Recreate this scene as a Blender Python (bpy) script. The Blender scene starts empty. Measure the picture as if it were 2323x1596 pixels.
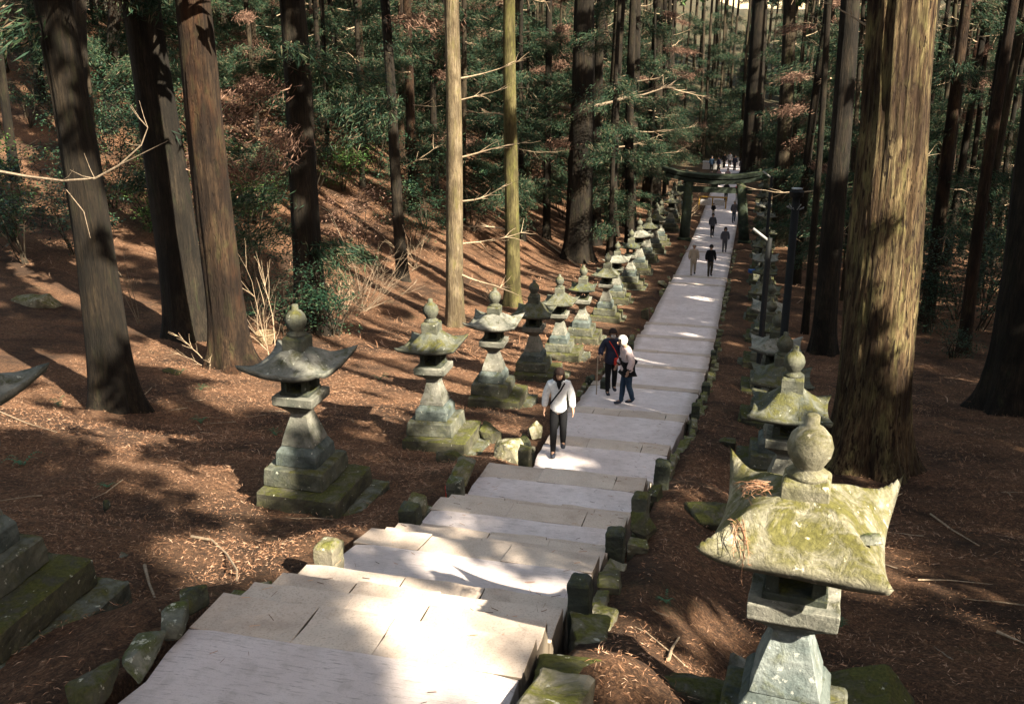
import bpy, bmesh, math, random
import numpy as np
from mathutils import Vector, Matrix, Quaternion, noise
random.seed(7); rng = np.random.default_rng(11)
PI = math.pi; R = math.radians
sc = bpy.context.scene; col = sc.collection
uni = random.uniform

# ------------------------------------------------------------------ camera
CX = 2.3; YAW = R(13.7); PITCH = R(18.6); F = 2258.0; PW = 2322.0; PH = 1596.0
_fw = Vector((-math.sin(YAW)*math.cos(PITCH), math.cos(YAW)*math.cos(PITCH), -math.sin(PITCH)))
_rt = Vector((math.cos(YAW), math.sin(YAW), 0)); _up = _rt.cross(_fw)
def ray(px, py): return _fw + _rt*((px-PW/2)/F) + _up*(-(py-PH/2)/F)
cd = bpy.data.cameras.new('camera'); cam = bpy.data.objects.new('camera', cd); col.objects.link(cam)
cd.sensor_width = 36; cd.lens = 36*F/PW; cd.clip_start = .1; cd.clip_end = 2000
cam.location = (CX, 0, 0)
m3 = Matrix((_rt, _up, -_fw)).transposed(); cam.rotation_euler = m3.to_euler()
sc.camera = cam

# ------------------------------------------------------------------ sun, sky
SEL, SAZ = R(36), R(34)
SUN = Vector((math.cos(SEL)*math.cos(SAZ), -math.cos(SEL)*math.sin(SAZ), math.sin(SEL)))
ld = bpy.data.lights.new('sun', 'SUN'); ld.energy = 23.0; ld.angle = R(.5); ld.color = (1, .89, .72)
lo = bpy.data.objects.new('sun', ld); col.objects.link(lo)
lo.rotation_euler = SUN.to_track_quat('Z', 'Y').to_euler(); lo.location = (20, -10, 20)
w = bpy.data.worlds.new('World'); sc.world = w; w.use_nodes = True
nt = w.node_tree; bg = nt.nodes['Background']; sk = nt.nodes.new('ShaderNodeTexSky'); sk.sky_type = 'NISHITA'
sk.sun_disc = False; sk.sun_elevation = SEL; sk.sun_rotation = math.atan2(SUN.x, SUN.y)
wm = nt.nodes.new('ShaderNodeMix'); wm.data_type = 'RGBA'; wm.blend_type = 'MULTIPLY'; wm.inputs[0].default_value = 1; wm.inputs[7].default_value = (1, .77, .56, 1)
nt.links.new(sk.outputs[0], wm.inputs[6]); nt.links.new(wm.outputs[2], bg.inputs[0]); bg.inputs[1].default_value = .70
sc.view_settings.view_transform = 'Standard'; sc.view_settings.look = 'None'; sc.view_settings.exposure = 0

# ------------------------------------------------------------------ ground shape
PR = [(-40,14),(-6,2.4),(0,-1.95),(3.4,-3.75),(5.4,-3.84),(6.8,-4.5),(8.2,-4.8),(9.6,-5.45),(10.8,-5.76),(12.65,-6.15),(15.8,-7.4),(17,-7.55),(20,-8.2),(24.4,-9.1),
      (28.8,-10.0),(32,-10.55),(37,-11.15),(41.4,-11.6),(46,-12.0),(60,-13.1),(72,-13.8),(100,-14.3),(200,-14.6),(900,-15)]
PX = [a for a,b in PR]; PZ = [b for a,b in PR]
def prof(Y): return float(np.interp(Y, PX, PZ))
def sstep(t):
    t = 0 if t < 0 else 1 if t > 1 else t
    return t*t*(3-2*t)
def ground0(X, Y):
    z = prof(Y)
    if X > 1.2:
        z -= float(np.interp(Y,[3,6,13,20,40],[1.0,.95,.6,.35,.1]))*sstep((X-1.35)/1.9)
        z += .10*max(0, X-12)*sstep((Y-60)/50)
    elif X < -1.2:
        z -= float(np.interp(Y,[3,5,12,16,20],[.4,.5,.42,.1,.05]))*sstep((-X-1.2)/1.6)
        s = float(np.interp(Y,[0,20,38,55,90],[.03,.07,.24,.42,.36]))
        d = -X-7.5; d = math.log1p(math.exp(max(-20,min(d,60)))) if d < 60 else d
        z += min(s*d, 13+.02*d)
    if Y > 112: z += min(16, .20*(Y-112))
    if X > 45: z += .25*(X-45) if X < 110 else 16
    return z
def ground(X, Y):
    if abs(X) < 1.3: return prof(Y)-.35
    z = ground0(X, Y)
    a = abs(X)
    if a < 1.75: z -= .13*(1-sstep((a-1.3)/.45))
    if Y < 45:
        n = noise.noise(Vector((X*.45, Y*.45, 3)))*.10 + noise.noise(Vector((X*1.7, Y*1.7, 9)))*.045
        if Y < 26: n += noise.noise(Vector((X*6, Y*6, 1)))*.018
        z += n*min(1,(a-1.2)/1.2)
    else: z += noise.noise(Vector((X*.2, Y*.2, 3)))*.25*min(1,(a-1.2)/4)
    return z
def at(px, py, ymin=3.0):                 # where the sight line of a photo pixel meets the ground
    d = ray(px, py); Y = ymin
    while Y < 400:
        t = Y/d.y; X = CX+d.x*t; z = d.z*t
        if z < (prof(Y) if abs(X) < 1.3 else ground0(X, Y)): return Vector((X, Y, ground0(X, Y)))
        Y += .05 if Y < 40 else .3
    return Vector((X, Y, z))
def atY(px, py, Y):
    d = ray(px, py); t = Y/d.y; return Vector((CX+d.x*t, Y, d.z*t))
def inview(X, Y, z=None, m=40):
    v = Vector((X-CX, Y, (ground0(X,Y) if z is None else z))); d = v.dot(_fw)
    if d <= .5: return False
    px = PW/2+F*v.dot(_rt)/d; py = PH/2-F*v.dot(_up)/d
    return -m < px < PW+m and -m < py < PH+m
def pix(v):
    v = Vector(v)-Vector((CX,0,0)); d = v.dot(_fw)
    return PW/2+F*v.dot(_rt)/d, PH/2-F*v.dot(_up)/d, d

# ------------------------------------------------------------------ materials
def new_mat(name, rough=.9):
    m = bpy.data.materials.new(name); m.use_nodes = True; n = m.node_tree
    b = n.nodes['Principled BSDF']; b.inputs['Roughness'].default_value = rough
    b.inputs['Specular IOR Level'].default_value = .25
    return m, n, b
def nd(n, t, **k):
    o = n.nodes.new(t)
    for a, v in k.items(): setattr(o, a, v)
    return o
def coords(n, scale, obj=True, rnd=True):
    tc = nd(n, 'ShaderNodeTexCoord' if obj else 'ShaderNodeNewGeometry')
    mp = nd(n, 'ShaderNodeMapping'); mp.inputs['Scale'].default_value = scale
    n.links.new(tc.outputs['Object' if obj else 'Position'], mp.inputs['Vector'])
    if rnd:
        oi = nd(n, 'ShaderNodeObjectInfo'); mu = nd(n, 'ShaderNodeMath', operation='MULTIPLY'); mu.inputs[1].default_value = 37
        n.links.new(oi.outputs['Random'], mu.inputs[0]); n.links.new(mu.outputs[0], mp.inputs['Location'])
    return mp.outputs[0]
def noi(n, vec, scale, detail=6, rough=.6, dist=0):
    t = nd(n, 'ShaderNodeTexNoise'); t.inputs['Scale'].default_value = scale; t.inputs['Detail'].default_value = detail
    t.inputs['Roughness'].default_value = rough; t.inputs['Distortion'].default_value = dist
    n.links.new(vec, t.inputs['Vector']); return t.outputs['Fac']
def ramp(n, fac, stops):
    r = nd(n, 'ShaderNodeValToRGB'); e = r.color_ramp.elements
    while len(e) < len(stops): e.new(.5)
    for i, (p, c) in enumerate(stops): e[i].position = p; e[i].color = (*c, 1) if len(c) == 3 else c
    n.links.new(fac, r.inputs[0]); return r.outputs[0]
def g(v): return (v, v, v)
def mix(n, fac, a, b, mode='MIX'):
    x = nd(n, 'ShaderNodeMix', data_type='RGBA', blend_type=mode)
    if isinstance(fac, (int, float)): x.inputs[0].default_value = fac
    else: n.links.new(fac, x.inputs[0])
    for i, s in ((6, a), (7, b)):
        if isinstance(s, tuple): x.inputs[i].default_value = (*s, 1)
        else: n.links.new(s, x.inputs[i])
    return x.outputs[2]
def mth(n, op, a, b=0.0):
    x = nd(n, 'ShaderNodeMath', operation=op)
    for i, s in ((0, a), (1, b)):
        if isinstance(s, (int, float)): x.inputs[i].default_value = s
        else: n.links.new(s, x.inputs[i])
    return x.outputs[0]
def bump(n, b, h, strength, dist):
    x = nd(n, 'ShaderNodeBump'); x.inputs['Strength'].default_value = strength; x.inputs['Distance'].default_value = dist
    n.links.new(h, x.inputs['Height']); n.links.new(x.outputs[0], b.inputs['Normal'])
def upmask(n, lo, hi):
    gm = nd(n, 'ShaderNodeNewGeometry'); s = nd(n, 'ShaderNodeSeparateXYZ'); n.links.new(gm.outputs['Normal'], s.inputs[0])
    mr = nd(n, 'ShaderNodeMapRange'); mr.inputs[1].default_value = lo; mr.inputs[2].default_value = hi
    n.links.new(s.outputs[2], mr.inputs[0]); return mr.outputs[0]

def stone_mat(name, base, dark, moss, moss_amt=.6, lichen=.62, lcol=(.5,.5,.4)):
    m, n, b = new_mat(name, .95); v = coords(n, (1,1,1))
    a = noi(n, v, 3.2, 9, .65, .3); f = noi(n, v, 34, 8, .7); mo = noi(n, v, 5.5, 8, .7, .5); li = noi(n, v, 13, 5, .6)
    c = ramp(n, a, [(.3, dark), (.62, base), (.8, tuple(min(1,x*1.35) for x in base))])
    c = mix(n, ramp(n, f, [(.3, g(.35)), (.7, g(.0))]), c, (.02,.025,.02))
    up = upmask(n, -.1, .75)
    mm = mth(n, 'MULTIPLY', ramp(n, mo, [(.62-moss_amt*.35, g(0)), (.78-moss_amt*.35, g(1))]), mth(n, 'ADD', mth(n,'MULTIPLY',up,.85), .15))
    mc = ramp(n, f, [(.3, tuple(x*.35 for x in moss)), (.7, moss)])
    c = mix(n, mm, c, mc)
    c = mix(n, mth(n, 'MULTIPLY', ramp(n, li, [(lichen, g(0)), (lichen+.04, g(.85))]), ramp(n,f,[(.35,g(.2)),(.5,g(1))])), c, lcol)
    c = mix(n, mth(n, 'SUBTRACT', 1.0, upmask(n, -.2, .5)), c, g(.62), 'MULTIPLY')  # sides and undersides darkened in the colour to imitate shade
    n.links.new(c, b.inputs['Base Color'])
    h = mth(n, 'ADD', mth(n, 'MULTIPLY', f, .5), mth(n, 'ADD', mth(n,'MULTIPLY',mm,.5), mth(n,'MULTIPLY',a,1.0)))
    bump(n, b, h, .8, .03); return m
def bark_mat(name, stops, moss=(.16,.15,.05), moss_amt=.5, fiber=1.0, red=None, crack=0):
    m, n, b = new_mat(name, .95); v = coords(n, (1,1,.09)); v2 = coords(n, (1,1,.35))
    a = noi(n, v, 13*fiber, 9, .68, .6); f = noi(n, v, 48*fiber, 6, .7, .3); L = noi(n, v2, 1.3, 5, .6); ms = noi(n, v2, 4, 8, .65, .5)
    c = ramp(n, a, stops)
    c = mix(n, ramp(n, f, [(.35, g(.75)), (.55, g(0))]), c, tuple(x*.25 for x in stops[0][1]))
    if red: c = mix(n, ramp(n, L, [(.5, g(0)), (.7, g(.8))]), c, red)
    mk = ramp(n, ms, [(.68-moss_amt*.3, g(0)), (.85-moss_amt*.3, g(.8))])
    c = mix(n, mth(n, 'MULTIPLY', mk, ramp(n, f, [(.3, g(.3)), (.6, g(1))])), c, moss)
    bd = noi(n, coords(n, (1,1,.5)), 1.7, 4, .55, .4)
    c = mix(n, ramp(n, bd, [(.40,g(.72)),(.58,g(0))]), c, tuple(x*.5 for x in stops[0][1]))
    if crack:
        vc = coords(n, (1,1,.12)); vo = nd(n, 'ShaderNodeTexNoise'); vo.inputs['Scale'].default_value = 17; vo.inputs['Detail'].default_value = 4; vo.inputs['Distortion'].default_value = 1.2; n.links.new(vc, vo.inputs['Vector'])
        c = mix(n, ramp(n, vo.outputs['Fac'], [(.36,g(crack)),(.43,g(0))]), c, (.018,.010,.006))
        a = mth(n, 'ADD', a, mth(n, 'MULTIPLY', ramp(n, vo.outputs['Fac'], [(.36,g(0)),(.45,g(1))]), .6))
    n.links.new(c, b.inputs['Base Color'])
    bump(n, b, mth(n, 'ADD', mth(n,'MULTIPLY',a,1.3), mth(n,'MULTIPLY',f,.7)), 1.0, .05); return m
def leaf_mat(name, stops, rough=.6, trans=.25):
    m, n, b = new_mat(name, rough); gm = nd(n, 'ShaderNodeNewGeometry'); oi = nd(n, 'ShaderNodeObjectInfo')
    v = mth(n, 'FRACT', mth(n, 'ADD', gm.outputs['Random Per Island'], mth(n,'MULTIPLY',oi.outputs['Random'],.37)))
    c = ramp(n, v, stops); n.links.new(c, b.inputs['Base Color'])
    tr = nd(n, 'ShaderNodeBsdfTranslucent'); n.links.new(c, tr.inputs[0])
    mx = nd(n, 'ShaderNodeMixShader'); mx.inputs[0].default_value = trans
    out = n.nodes['Material Output']; n.links.new(b.outputs[0], mx.inputs[1]); n.links.new(tr.outputs[0], mx.inputs[2]); n.links.new(mx.outputs[0], out.inputs[0])
    return m
def plain(name, c, rough=.8, c2=None, sc_=12, metal=0, bmp=.3, bd=.01):
    m, n, b = new_mat(name, rough); v = coords(n, (1,1,1)); f = noi(n, v, sc_, 6, .6)
    n.links.new(ramp(n, f, [(.3, c2 or tuple(x*.65 for x in c)), (.7, c)]), b.inputs['Base Color'])
    b.inputs['Metallic'].default_value = metal; bump(n, b, f, bmp, bd); return m
M = {}
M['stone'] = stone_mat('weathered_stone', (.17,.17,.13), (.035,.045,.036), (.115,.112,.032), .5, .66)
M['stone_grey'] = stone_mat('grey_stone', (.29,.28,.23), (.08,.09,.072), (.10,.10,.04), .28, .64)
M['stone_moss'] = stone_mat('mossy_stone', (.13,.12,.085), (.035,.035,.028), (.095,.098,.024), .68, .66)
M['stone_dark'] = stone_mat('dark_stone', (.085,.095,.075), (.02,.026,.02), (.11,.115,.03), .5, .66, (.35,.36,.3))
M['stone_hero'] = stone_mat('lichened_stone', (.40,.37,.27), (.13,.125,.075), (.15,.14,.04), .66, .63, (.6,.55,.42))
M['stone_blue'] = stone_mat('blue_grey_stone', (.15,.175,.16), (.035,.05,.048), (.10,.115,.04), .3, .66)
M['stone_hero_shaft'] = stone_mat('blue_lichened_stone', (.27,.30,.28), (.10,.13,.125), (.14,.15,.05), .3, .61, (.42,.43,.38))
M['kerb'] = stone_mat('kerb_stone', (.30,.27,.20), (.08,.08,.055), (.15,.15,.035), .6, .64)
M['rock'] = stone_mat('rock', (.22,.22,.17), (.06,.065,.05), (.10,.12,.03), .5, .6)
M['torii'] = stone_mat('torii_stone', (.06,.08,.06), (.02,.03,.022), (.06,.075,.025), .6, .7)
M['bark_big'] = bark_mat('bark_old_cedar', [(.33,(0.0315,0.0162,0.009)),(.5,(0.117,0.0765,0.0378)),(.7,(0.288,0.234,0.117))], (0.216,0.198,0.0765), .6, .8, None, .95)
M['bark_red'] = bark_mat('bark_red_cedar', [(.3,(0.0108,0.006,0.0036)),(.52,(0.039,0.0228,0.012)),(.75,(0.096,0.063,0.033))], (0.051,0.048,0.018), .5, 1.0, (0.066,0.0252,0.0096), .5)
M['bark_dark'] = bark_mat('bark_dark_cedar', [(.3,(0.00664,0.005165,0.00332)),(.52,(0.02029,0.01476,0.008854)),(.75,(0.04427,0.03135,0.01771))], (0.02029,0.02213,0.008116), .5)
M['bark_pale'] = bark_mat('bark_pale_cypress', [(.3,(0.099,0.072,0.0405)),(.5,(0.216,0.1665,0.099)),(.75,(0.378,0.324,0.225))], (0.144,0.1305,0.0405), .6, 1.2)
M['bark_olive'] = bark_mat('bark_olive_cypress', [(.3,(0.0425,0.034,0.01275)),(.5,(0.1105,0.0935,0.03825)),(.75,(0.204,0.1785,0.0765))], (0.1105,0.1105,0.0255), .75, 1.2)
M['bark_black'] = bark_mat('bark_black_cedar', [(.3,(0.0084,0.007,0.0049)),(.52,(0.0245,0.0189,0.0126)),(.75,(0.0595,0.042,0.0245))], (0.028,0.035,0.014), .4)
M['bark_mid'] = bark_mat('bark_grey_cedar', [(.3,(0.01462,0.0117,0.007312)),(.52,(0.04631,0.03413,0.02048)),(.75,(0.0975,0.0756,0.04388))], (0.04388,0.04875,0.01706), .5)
M['deadwood'] = plain('dead_wood', (.46,.36,.24), .9, (.20,.14,.09), 25)
M['twig'] = plain('twig_bark', (.30,.23,.16), .9, (.12,.09,.06), 25)
M['stem'] = plain('dark_stem', (0.063,0.049,0.0315), .9, (0.021,0.0175,0.0126), 20)
M['canopy'] = leaf_mat('cedar_canopy', [(0,(.02,.045,.015)),(.5,(.035,.075,.02)),(1,(.07,.12,.03))], .7, .2)
M['leaf_teal'] = leaf_mat('shrub_leaf_dark', [(0,(0.007254,0.02176,0.01451)),(.45,(0.01451,0.04352,0.02418)),(.8,(0.03385,0.07254,0.03627)),(1,(0.1064,0.1548,0.07738))], .45, .3)
M['leaf_green'] = leaf_mat('shrub_leaf_green', [(0,(0.024,0.064,0.016)),(.6,(0.056,0.128,0.032)),(1,(0.16,0.24,0.072))], .45, .35)
M['leaf_brown'] = leaf_mat('dead_foliage', [(0,(0.063,0.035,0.0245)),(.5,(0.14,0.077,0.0525)),(1,(0.266,0.168,0.119))], .9, .2)
M['needle'] = leaf_mat('cedar_bough', [(0,(0.00744,0.02232,0.0124)),(.5,(0.01984,0.0496,0.02728)),(.8,(0.05456,0.08928,0.03968)),(1,(0.1488,0.0992,0.06448))], .7, .3)
M['litter'] = leaf_mat('fallen_sprays', [(0,(.05,.024,.013)),(.4,(.17,.085,.045)),(.75,(.38,.20,.11)),(1,(.58,.38,.25))], .95, 0)
M['fern'] = leaf_mat('fern_green', [(0,(.03,.10,.05)),(1,(.09,.19,.09))], .6, .3)

def ground_material():
    m, n, b = new_mat('forest_floor', 1.0); v = coords(n, (1,1,1), rnd=False)
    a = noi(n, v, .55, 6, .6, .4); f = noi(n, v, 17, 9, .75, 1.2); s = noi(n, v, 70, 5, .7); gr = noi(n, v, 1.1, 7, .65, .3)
    vs = coords(n, (1,3.2,1), rnd=False); fib = noi(n, vs, 26, 7, .75, 2.2)
    c = ramp(n, f, [(.30,(.012,.007,.005)),(.45,(.075,.038,.020)),(.56,(.24,.12,.058)),(.69,(.60,.385,.24))])
    c = mix(n, ramp(n, fib, [(.45,g(0)),(.6,g(.6))]), c, (.24,.13,.075))
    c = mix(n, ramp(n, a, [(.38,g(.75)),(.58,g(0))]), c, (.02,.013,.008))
    c = mix(n, mth(n,'MULTIPLY', ramp(n, gr, [(.60,g(0)),(.72,g(.55))]), ramp(n, s, [(.4,g(0)),(.6,g(1))])), c, (.07,.09,.045))
    c = mix(n, ramp(n, s, [(.66,g(0)),(.72,g(.6))]), c, (.42,.33,.26))
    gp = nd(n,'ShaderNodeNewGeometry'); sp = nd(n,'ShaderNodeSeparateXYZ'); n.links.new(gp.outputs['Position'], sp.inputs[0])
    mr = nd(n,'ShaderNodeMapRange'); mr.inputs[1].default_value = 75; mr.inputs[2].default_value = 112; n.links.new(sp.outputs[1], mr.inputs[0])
    c = mix(n, mth(n,'MULTIPLY',mr.outputs[0],.85), c, (.035,.038,.02))  # far ground darkened in the colour, standing in for deep forest shade
    n.links.new(c, b.inputs['Base Color'])
    bump(n, b, mth(n,'ADD', mth(n,'ADD',f, mth(n,'MULTIPLY',s,.35)), mth(n,'MULTIPLY',fib,.6)), 1.0, .09); return m
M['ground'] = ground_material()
def edge_dirt(n, c, nf):
    gp = nd(n,'ShaderNodeNewGeometry'); sp = nd(n,'ShaderNodeSeparateXYZ'); n.links.new(gp.outputs['Position'], sp.inputs[0])
    ax = mth(n,'ABSOLUTE', sp.outputs[0]); v = mth(n,'ADD', ax, mth(n,'MULTIPLY', nf, .5))
    c = mix(n, ramp(n, mth(n,'MULTIPLY',v,.5), [(.66,g(0)),(.76,g(.6))]), c, (.18,.14,.095))
    big = noi(n, coords(n,(1,1,1),rnd=False), .9, 5, .6)
    return mix(n, ramp(n, big, [(.40,g(.22)),(.56,g(0))]), c, (.36,.29,.25))
def paving_material():
    m, n, b = new_mat('brushed_paving', .9); v = coords(n, (1.0,11,1), rnd=False); v1 = coords(n, (1,1,1), rnd=False)
    st = noi(n, v, 5, 8, .8, .2); a = noi(n, v1, 1.6, 7, .6); s = noi(n, v1, 90, 4, .7); wv = noi(n, v1, 7, 6, .7)
    c = ramp(n, a, [(.3,(.66,.575,.55)),(.7,(.80,.72,.70))])
    c = mix(n, ramp(n, st, [(.36,g(.85)),(.46,g(0))]), c, (.30,.25,.23))
    c = mix(n, ramp(n, wv, [(.3,g(.45)),(.5,g(0))]), c, (.40,.35,.31))
    c = mix(n, ramp(n, s, [(.3,g(.4)),(.45,g(0))]), c, (.30,.26,.24))
    c = edge_dirt(n, c, wv)
    n.links.new(c, b.inputs['Base Color']); bump(n, b, mth(n,'ADD',st,mth(n,'MULTIPLY',s,.5)), .9, .02); return m
M['paving'] = paving_material()
def slab_material():
    m, n, b = new_mat('tan_step_stone', .9); v1 = coords(n, (1,1,1), rnd=False); gm = nd(n,'ShaderNodeNewGeometry')
    a = noi(n, v1, 2.4, 8, .65, .4); s = noi(n, v1, 60, 6, .7)
    c = ramp(n, a, [(.28,(.38,.30,.23)),(.5,(.58,.48,.39)),(.75,(.68,.59,.49))])
    c = mix(n, .35, c, ramp(n, gm.outputs['Random Per Island'], [(0,(.36,.28,.22)),(1,(.56,.49,.42))]))
    c = mix(n, ramp(n, s, [(.3,g(.6)),(.5,g(0))]), c, (.2,.155,.12))
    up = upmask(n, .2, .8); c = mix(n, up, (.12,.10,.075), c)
    c = edge_dirt(n, c, a)
    n.links.new(c, b.inputs['Base Color']); bump(n, b, mth(n,'ADD',a,mth(n,'MULTIPLY',s,.4)), .6, .015); return m
M['slab'] = slab_material()

# ------------------------------------------------------------------ mesh helpers
class MB:
    def __init__(s): s.v = []; s.f = []
    def add(s, vs, fs):
        o = len(s.v); s.v += [tuple(x) for x in vs]; s.f += [tuple(i+o for i in f) for f in fs]
    def box(s, c, d, rz=0, taper=(1,1), jit=0):
        hx, hy, hz = d[0]/2, d[1]/2, d[2]/2; ca, sa = math.cos(rz), math.sin(rz); vs = []
        for k, (tx, ty) in ((-1,(1,1)), (1,taper)):
            for x, y in ((-1,-1),(1,-1),(1,1),(-1,1)):
                X, Y = x*hx*tx, y*hy*ty
                vs.append((c[0]+X*ca-Y*sa+uni(-jit,jit), c[1]+X*sa+Y*ca+uni(-jit,jit), c[2]+k*hz+uni(-jit,jit)))
        s.add(vs, [(3,2,1,0),(4,5,6,7),(0,1,5,4),(1,2,6,5),(2,3,7,6),(3,0,4,7)])
    def tube(s, pts, rs, n=6, cap=True):
        pts = [Vector(p) for p in pts]; vs = []; k = len(pts)
        t0 = (pts[1]-pts[0]).normalized(); ref = Vector((0,0,1)) if abs(t0.z) < .8 else Vector((1,0,0))
        a = t0.cross(ref).normalized()
        for i in range(k):
            t = (pts[min(i+1,k-1)]-pts[max(i-1,0)]).normalized()
            a = (a-t*a.dot(t)).normalized(); b = t.cross(a); r = rs[i] if hasattr(rs,'__len__') else rs
            for j in range(n): th = 2*PI*j/n; vs.append(pts[i]+a*(r*math.cos(th))+b*(r*math.sin(th)))
        fs = [(i*n+j, i*n+(j+1)%n, (i+1)*n+(j+1)%n, (i+1)*n+j) for i in range(k-1) for j in range(n)]
        if cap: fs += [tuple(range(n))[::-1], tuple((k-1)*n+j for j in range(n))]
        s.add(vs, fs)
    def lathe(s, prof_, n=20, c=(0,0,0)):
        vs = [(c[0]+r*math.cos(2*PI*j/n), c[1]+r*math.sin(2*PI*j/n), c[2]+z) for r, z in prof_ for j in range(n)]; k = len(prof_)
        fs = [(i*n+j, i*n+(j+1)%n, (i+1)*n+(j+1)%n, (i+1)*n+j) for i in range(k-1) for j in range(n)]
        fs += [tuple(range(n))[::-1], tuple((k-1)*n+j for j in range(n))]
        s.add(vs, fs)
    def mesh(s, name, mat, smooth=False):
        me = bpy.data.meshes.new(name); me.from_pydata(s.v, [], s.f); me.materials.append(mat)
        if smooth: me.polygons.foreach_set('use_smooth', [True]*len(me.polygons))
        me.update(); return me
    def obj(s, name, mat, parent=None, smooth=False, loc=None): return link(name, s.mesh(name, mat, smooth), parent, loc)
def link(name, me, parent=None, loc=None):
    o = bpy.data.objects.new(name, me); col.objects.link(o)
    if parent: o.parent = parent
    if loc is not None: o.location = loc
    return o
def tag(o, label=None, cat=None, group=None, kind=None):
    for k, v in (('label',label),('category',cat),('group',group),('kind',kind)):
        if v: o[k] = v
    return o
def thing(name, label, cat, loc=(0,0,0), rz=0, group=None, scale=None):
    o = bpy.data.objects.new(name, None); col.objects.link(o); o.empty_display_size = .2
    o.location = loc; o.rotation_euler = (0,0,rz)
    if scale: o.scale = (scale,)*3 if not hasattr(scale,'__len__') else scale
    return tag(o, label, cat, group)
def rough_mesh(me, sub=.08, amp=.012, freq=6, bev=.012, seed=0):
    """bevel, subdivide and erode a block so that its edges look worn"""
    bm = bmesh.new(); bm.from_mesh(me)
    if bev: bmesh.ops.bevel(bm, geom=list(bm.edges), offset=bev, segments=1, affect='EDGES', clamp_overlap=True)
    for _ in range(5):
        es = [e for e in bm.edges if e.calc_length() > sub]
        if not es: break
        bmesh.ops.subdivide_edges(bm, edges=es, cuts=1, use_grid_fill=True)
        if len(bm.verts) > 9000: break
    bm.normal_update(); o = Vector((seed*3.1, seed*1.7, seed))
    for v in bm.verts:
        d = noise.noise(v.co*freq+o)*amp + noise.noise(v.co*freq*3.3+o)*amp*.5
        v.co += v.normal*d
    bm.to_mesh(me); bm.free(); return me
def rock(name, size, mat, seed, parent=None, loc=None, angular=.95):
    rs = random.Random(seed*7+1); bm = bmesh.new()
    for _ in range(15):
        v = Vector((rs.uniform(-1,1),rs.uniform(-1,1),rs.uniform(-1,1))); k = max(abs(v.x),abs(v.y),abs(v.z))
        v = v/k*rs.uniform(.75,1); bm.verts.new((v.x*size[0]/2, v.y*size[1]/2, v.z*size[2]/2))
    r = bmesh.ops.convex_hull(bm, input=bm.verts)
    bmesh.ops.delete(bm, geom=[g_ for g_ in r['geom_interior'] if isinstance(g_, bmesh.types.BMVert)], context='VERTS')
    me = bpy.data.meshes.new(name); bm.to_mesh(me); bm.free(); m = min(size)
    rough_mesh(me, max(.03, m*.14), m*.05, 2.2/m, m*.06, seed); me.materials.append(mat)
    return link(name, me, parent, loc)

# ------------------------------------------------------------------ terrain
def axis(parts):
    a = []
    for lo_, hi_, st in parts: a += list(np.arange(lo_, hi_-1e-6, st))
    return a
xs = axis([(-400,-90,40),(-90,-40,5),(-40,-16,1.2),(-16,-7,.4),(-7,-1.75,.14),(-1.75,-1.1,.07),(-1.1,1.1,.55),(1.1,1.75,.07),(1.75,6,.14),(6,12,.35),(12,30,1.2),(30,90,5),(90,401,40)])
ys = axis([(-40,0,3),(0,4,.3),(4,14,.12),(14,26,.2),(26,45,.4),(45,80,.8),(80,140,2.5),(140,300,12),(300,901,60)])
gv = [(x, y, ground(x, y)) for y in ys for x in xs]; nx = len(xs)
gf = [(j*nx+i, j*nx+i+1, (j+1)*nx+i+1, (j+1)*nx+i) for j in range(len(ys)-1) for i in range(nx-1)]
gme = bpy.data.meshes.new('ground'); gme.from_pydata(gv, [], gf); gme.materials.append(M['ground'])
gme.polygons.foreach_set('use_smooth', [True]*len(gf))
tag(link('ground', gme), kind='structure')

# ------------------------------------------------------------------ stairway: (y0, y1, z0, z1, kind)
ST = []
y = 3.6; z = -3.80
for i in range(14): ST.append((y-.3, y, z+.165, z+.165, 's')); y -= .3; z += .165
ST.append((-3.6, y, z+.1, z, 'l')); ST.reverse()
ST += [(3.6,5.0,-3.80,-3.83,'l'),(5.0,5.45,-3.83,-3.84,'s'),(5.45,5.9,-4.01,-4.02,'s'),(5.9,6.35,-4.19,-4.2,'s'),(6.35,6.8,-4.37,-4.38,'s'),
 (6.8,7.76,-4.54,-4.71,'l'),(7.76,8.21,-4.71,-4.79,'s'),(8.21,8.6,-4.97,-4.98,'s'),(8.6,9.0,-5.14,-5.15,'s'),(9.0,9.35,-5.31,-5.32,'s'),
 (9.35,10.02,-5.46,-5.5,'l'),(10.02,10.45,-5.5,-5.54,'s'),(10.45,10.82,-5.68,-5.7,'s'),(10.82,11.2,-5.86,-5.87,'s'),
 (11.2,12.1,-6.0,-6.04,'l'),(12.1,12.65,-6.04,-6.08,'s')]
y, z = 12.65, -6.08
for i in range(8): z -= .17; ST.append((y, y+.33, z, z-.01, 's')); y += .33
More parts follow.
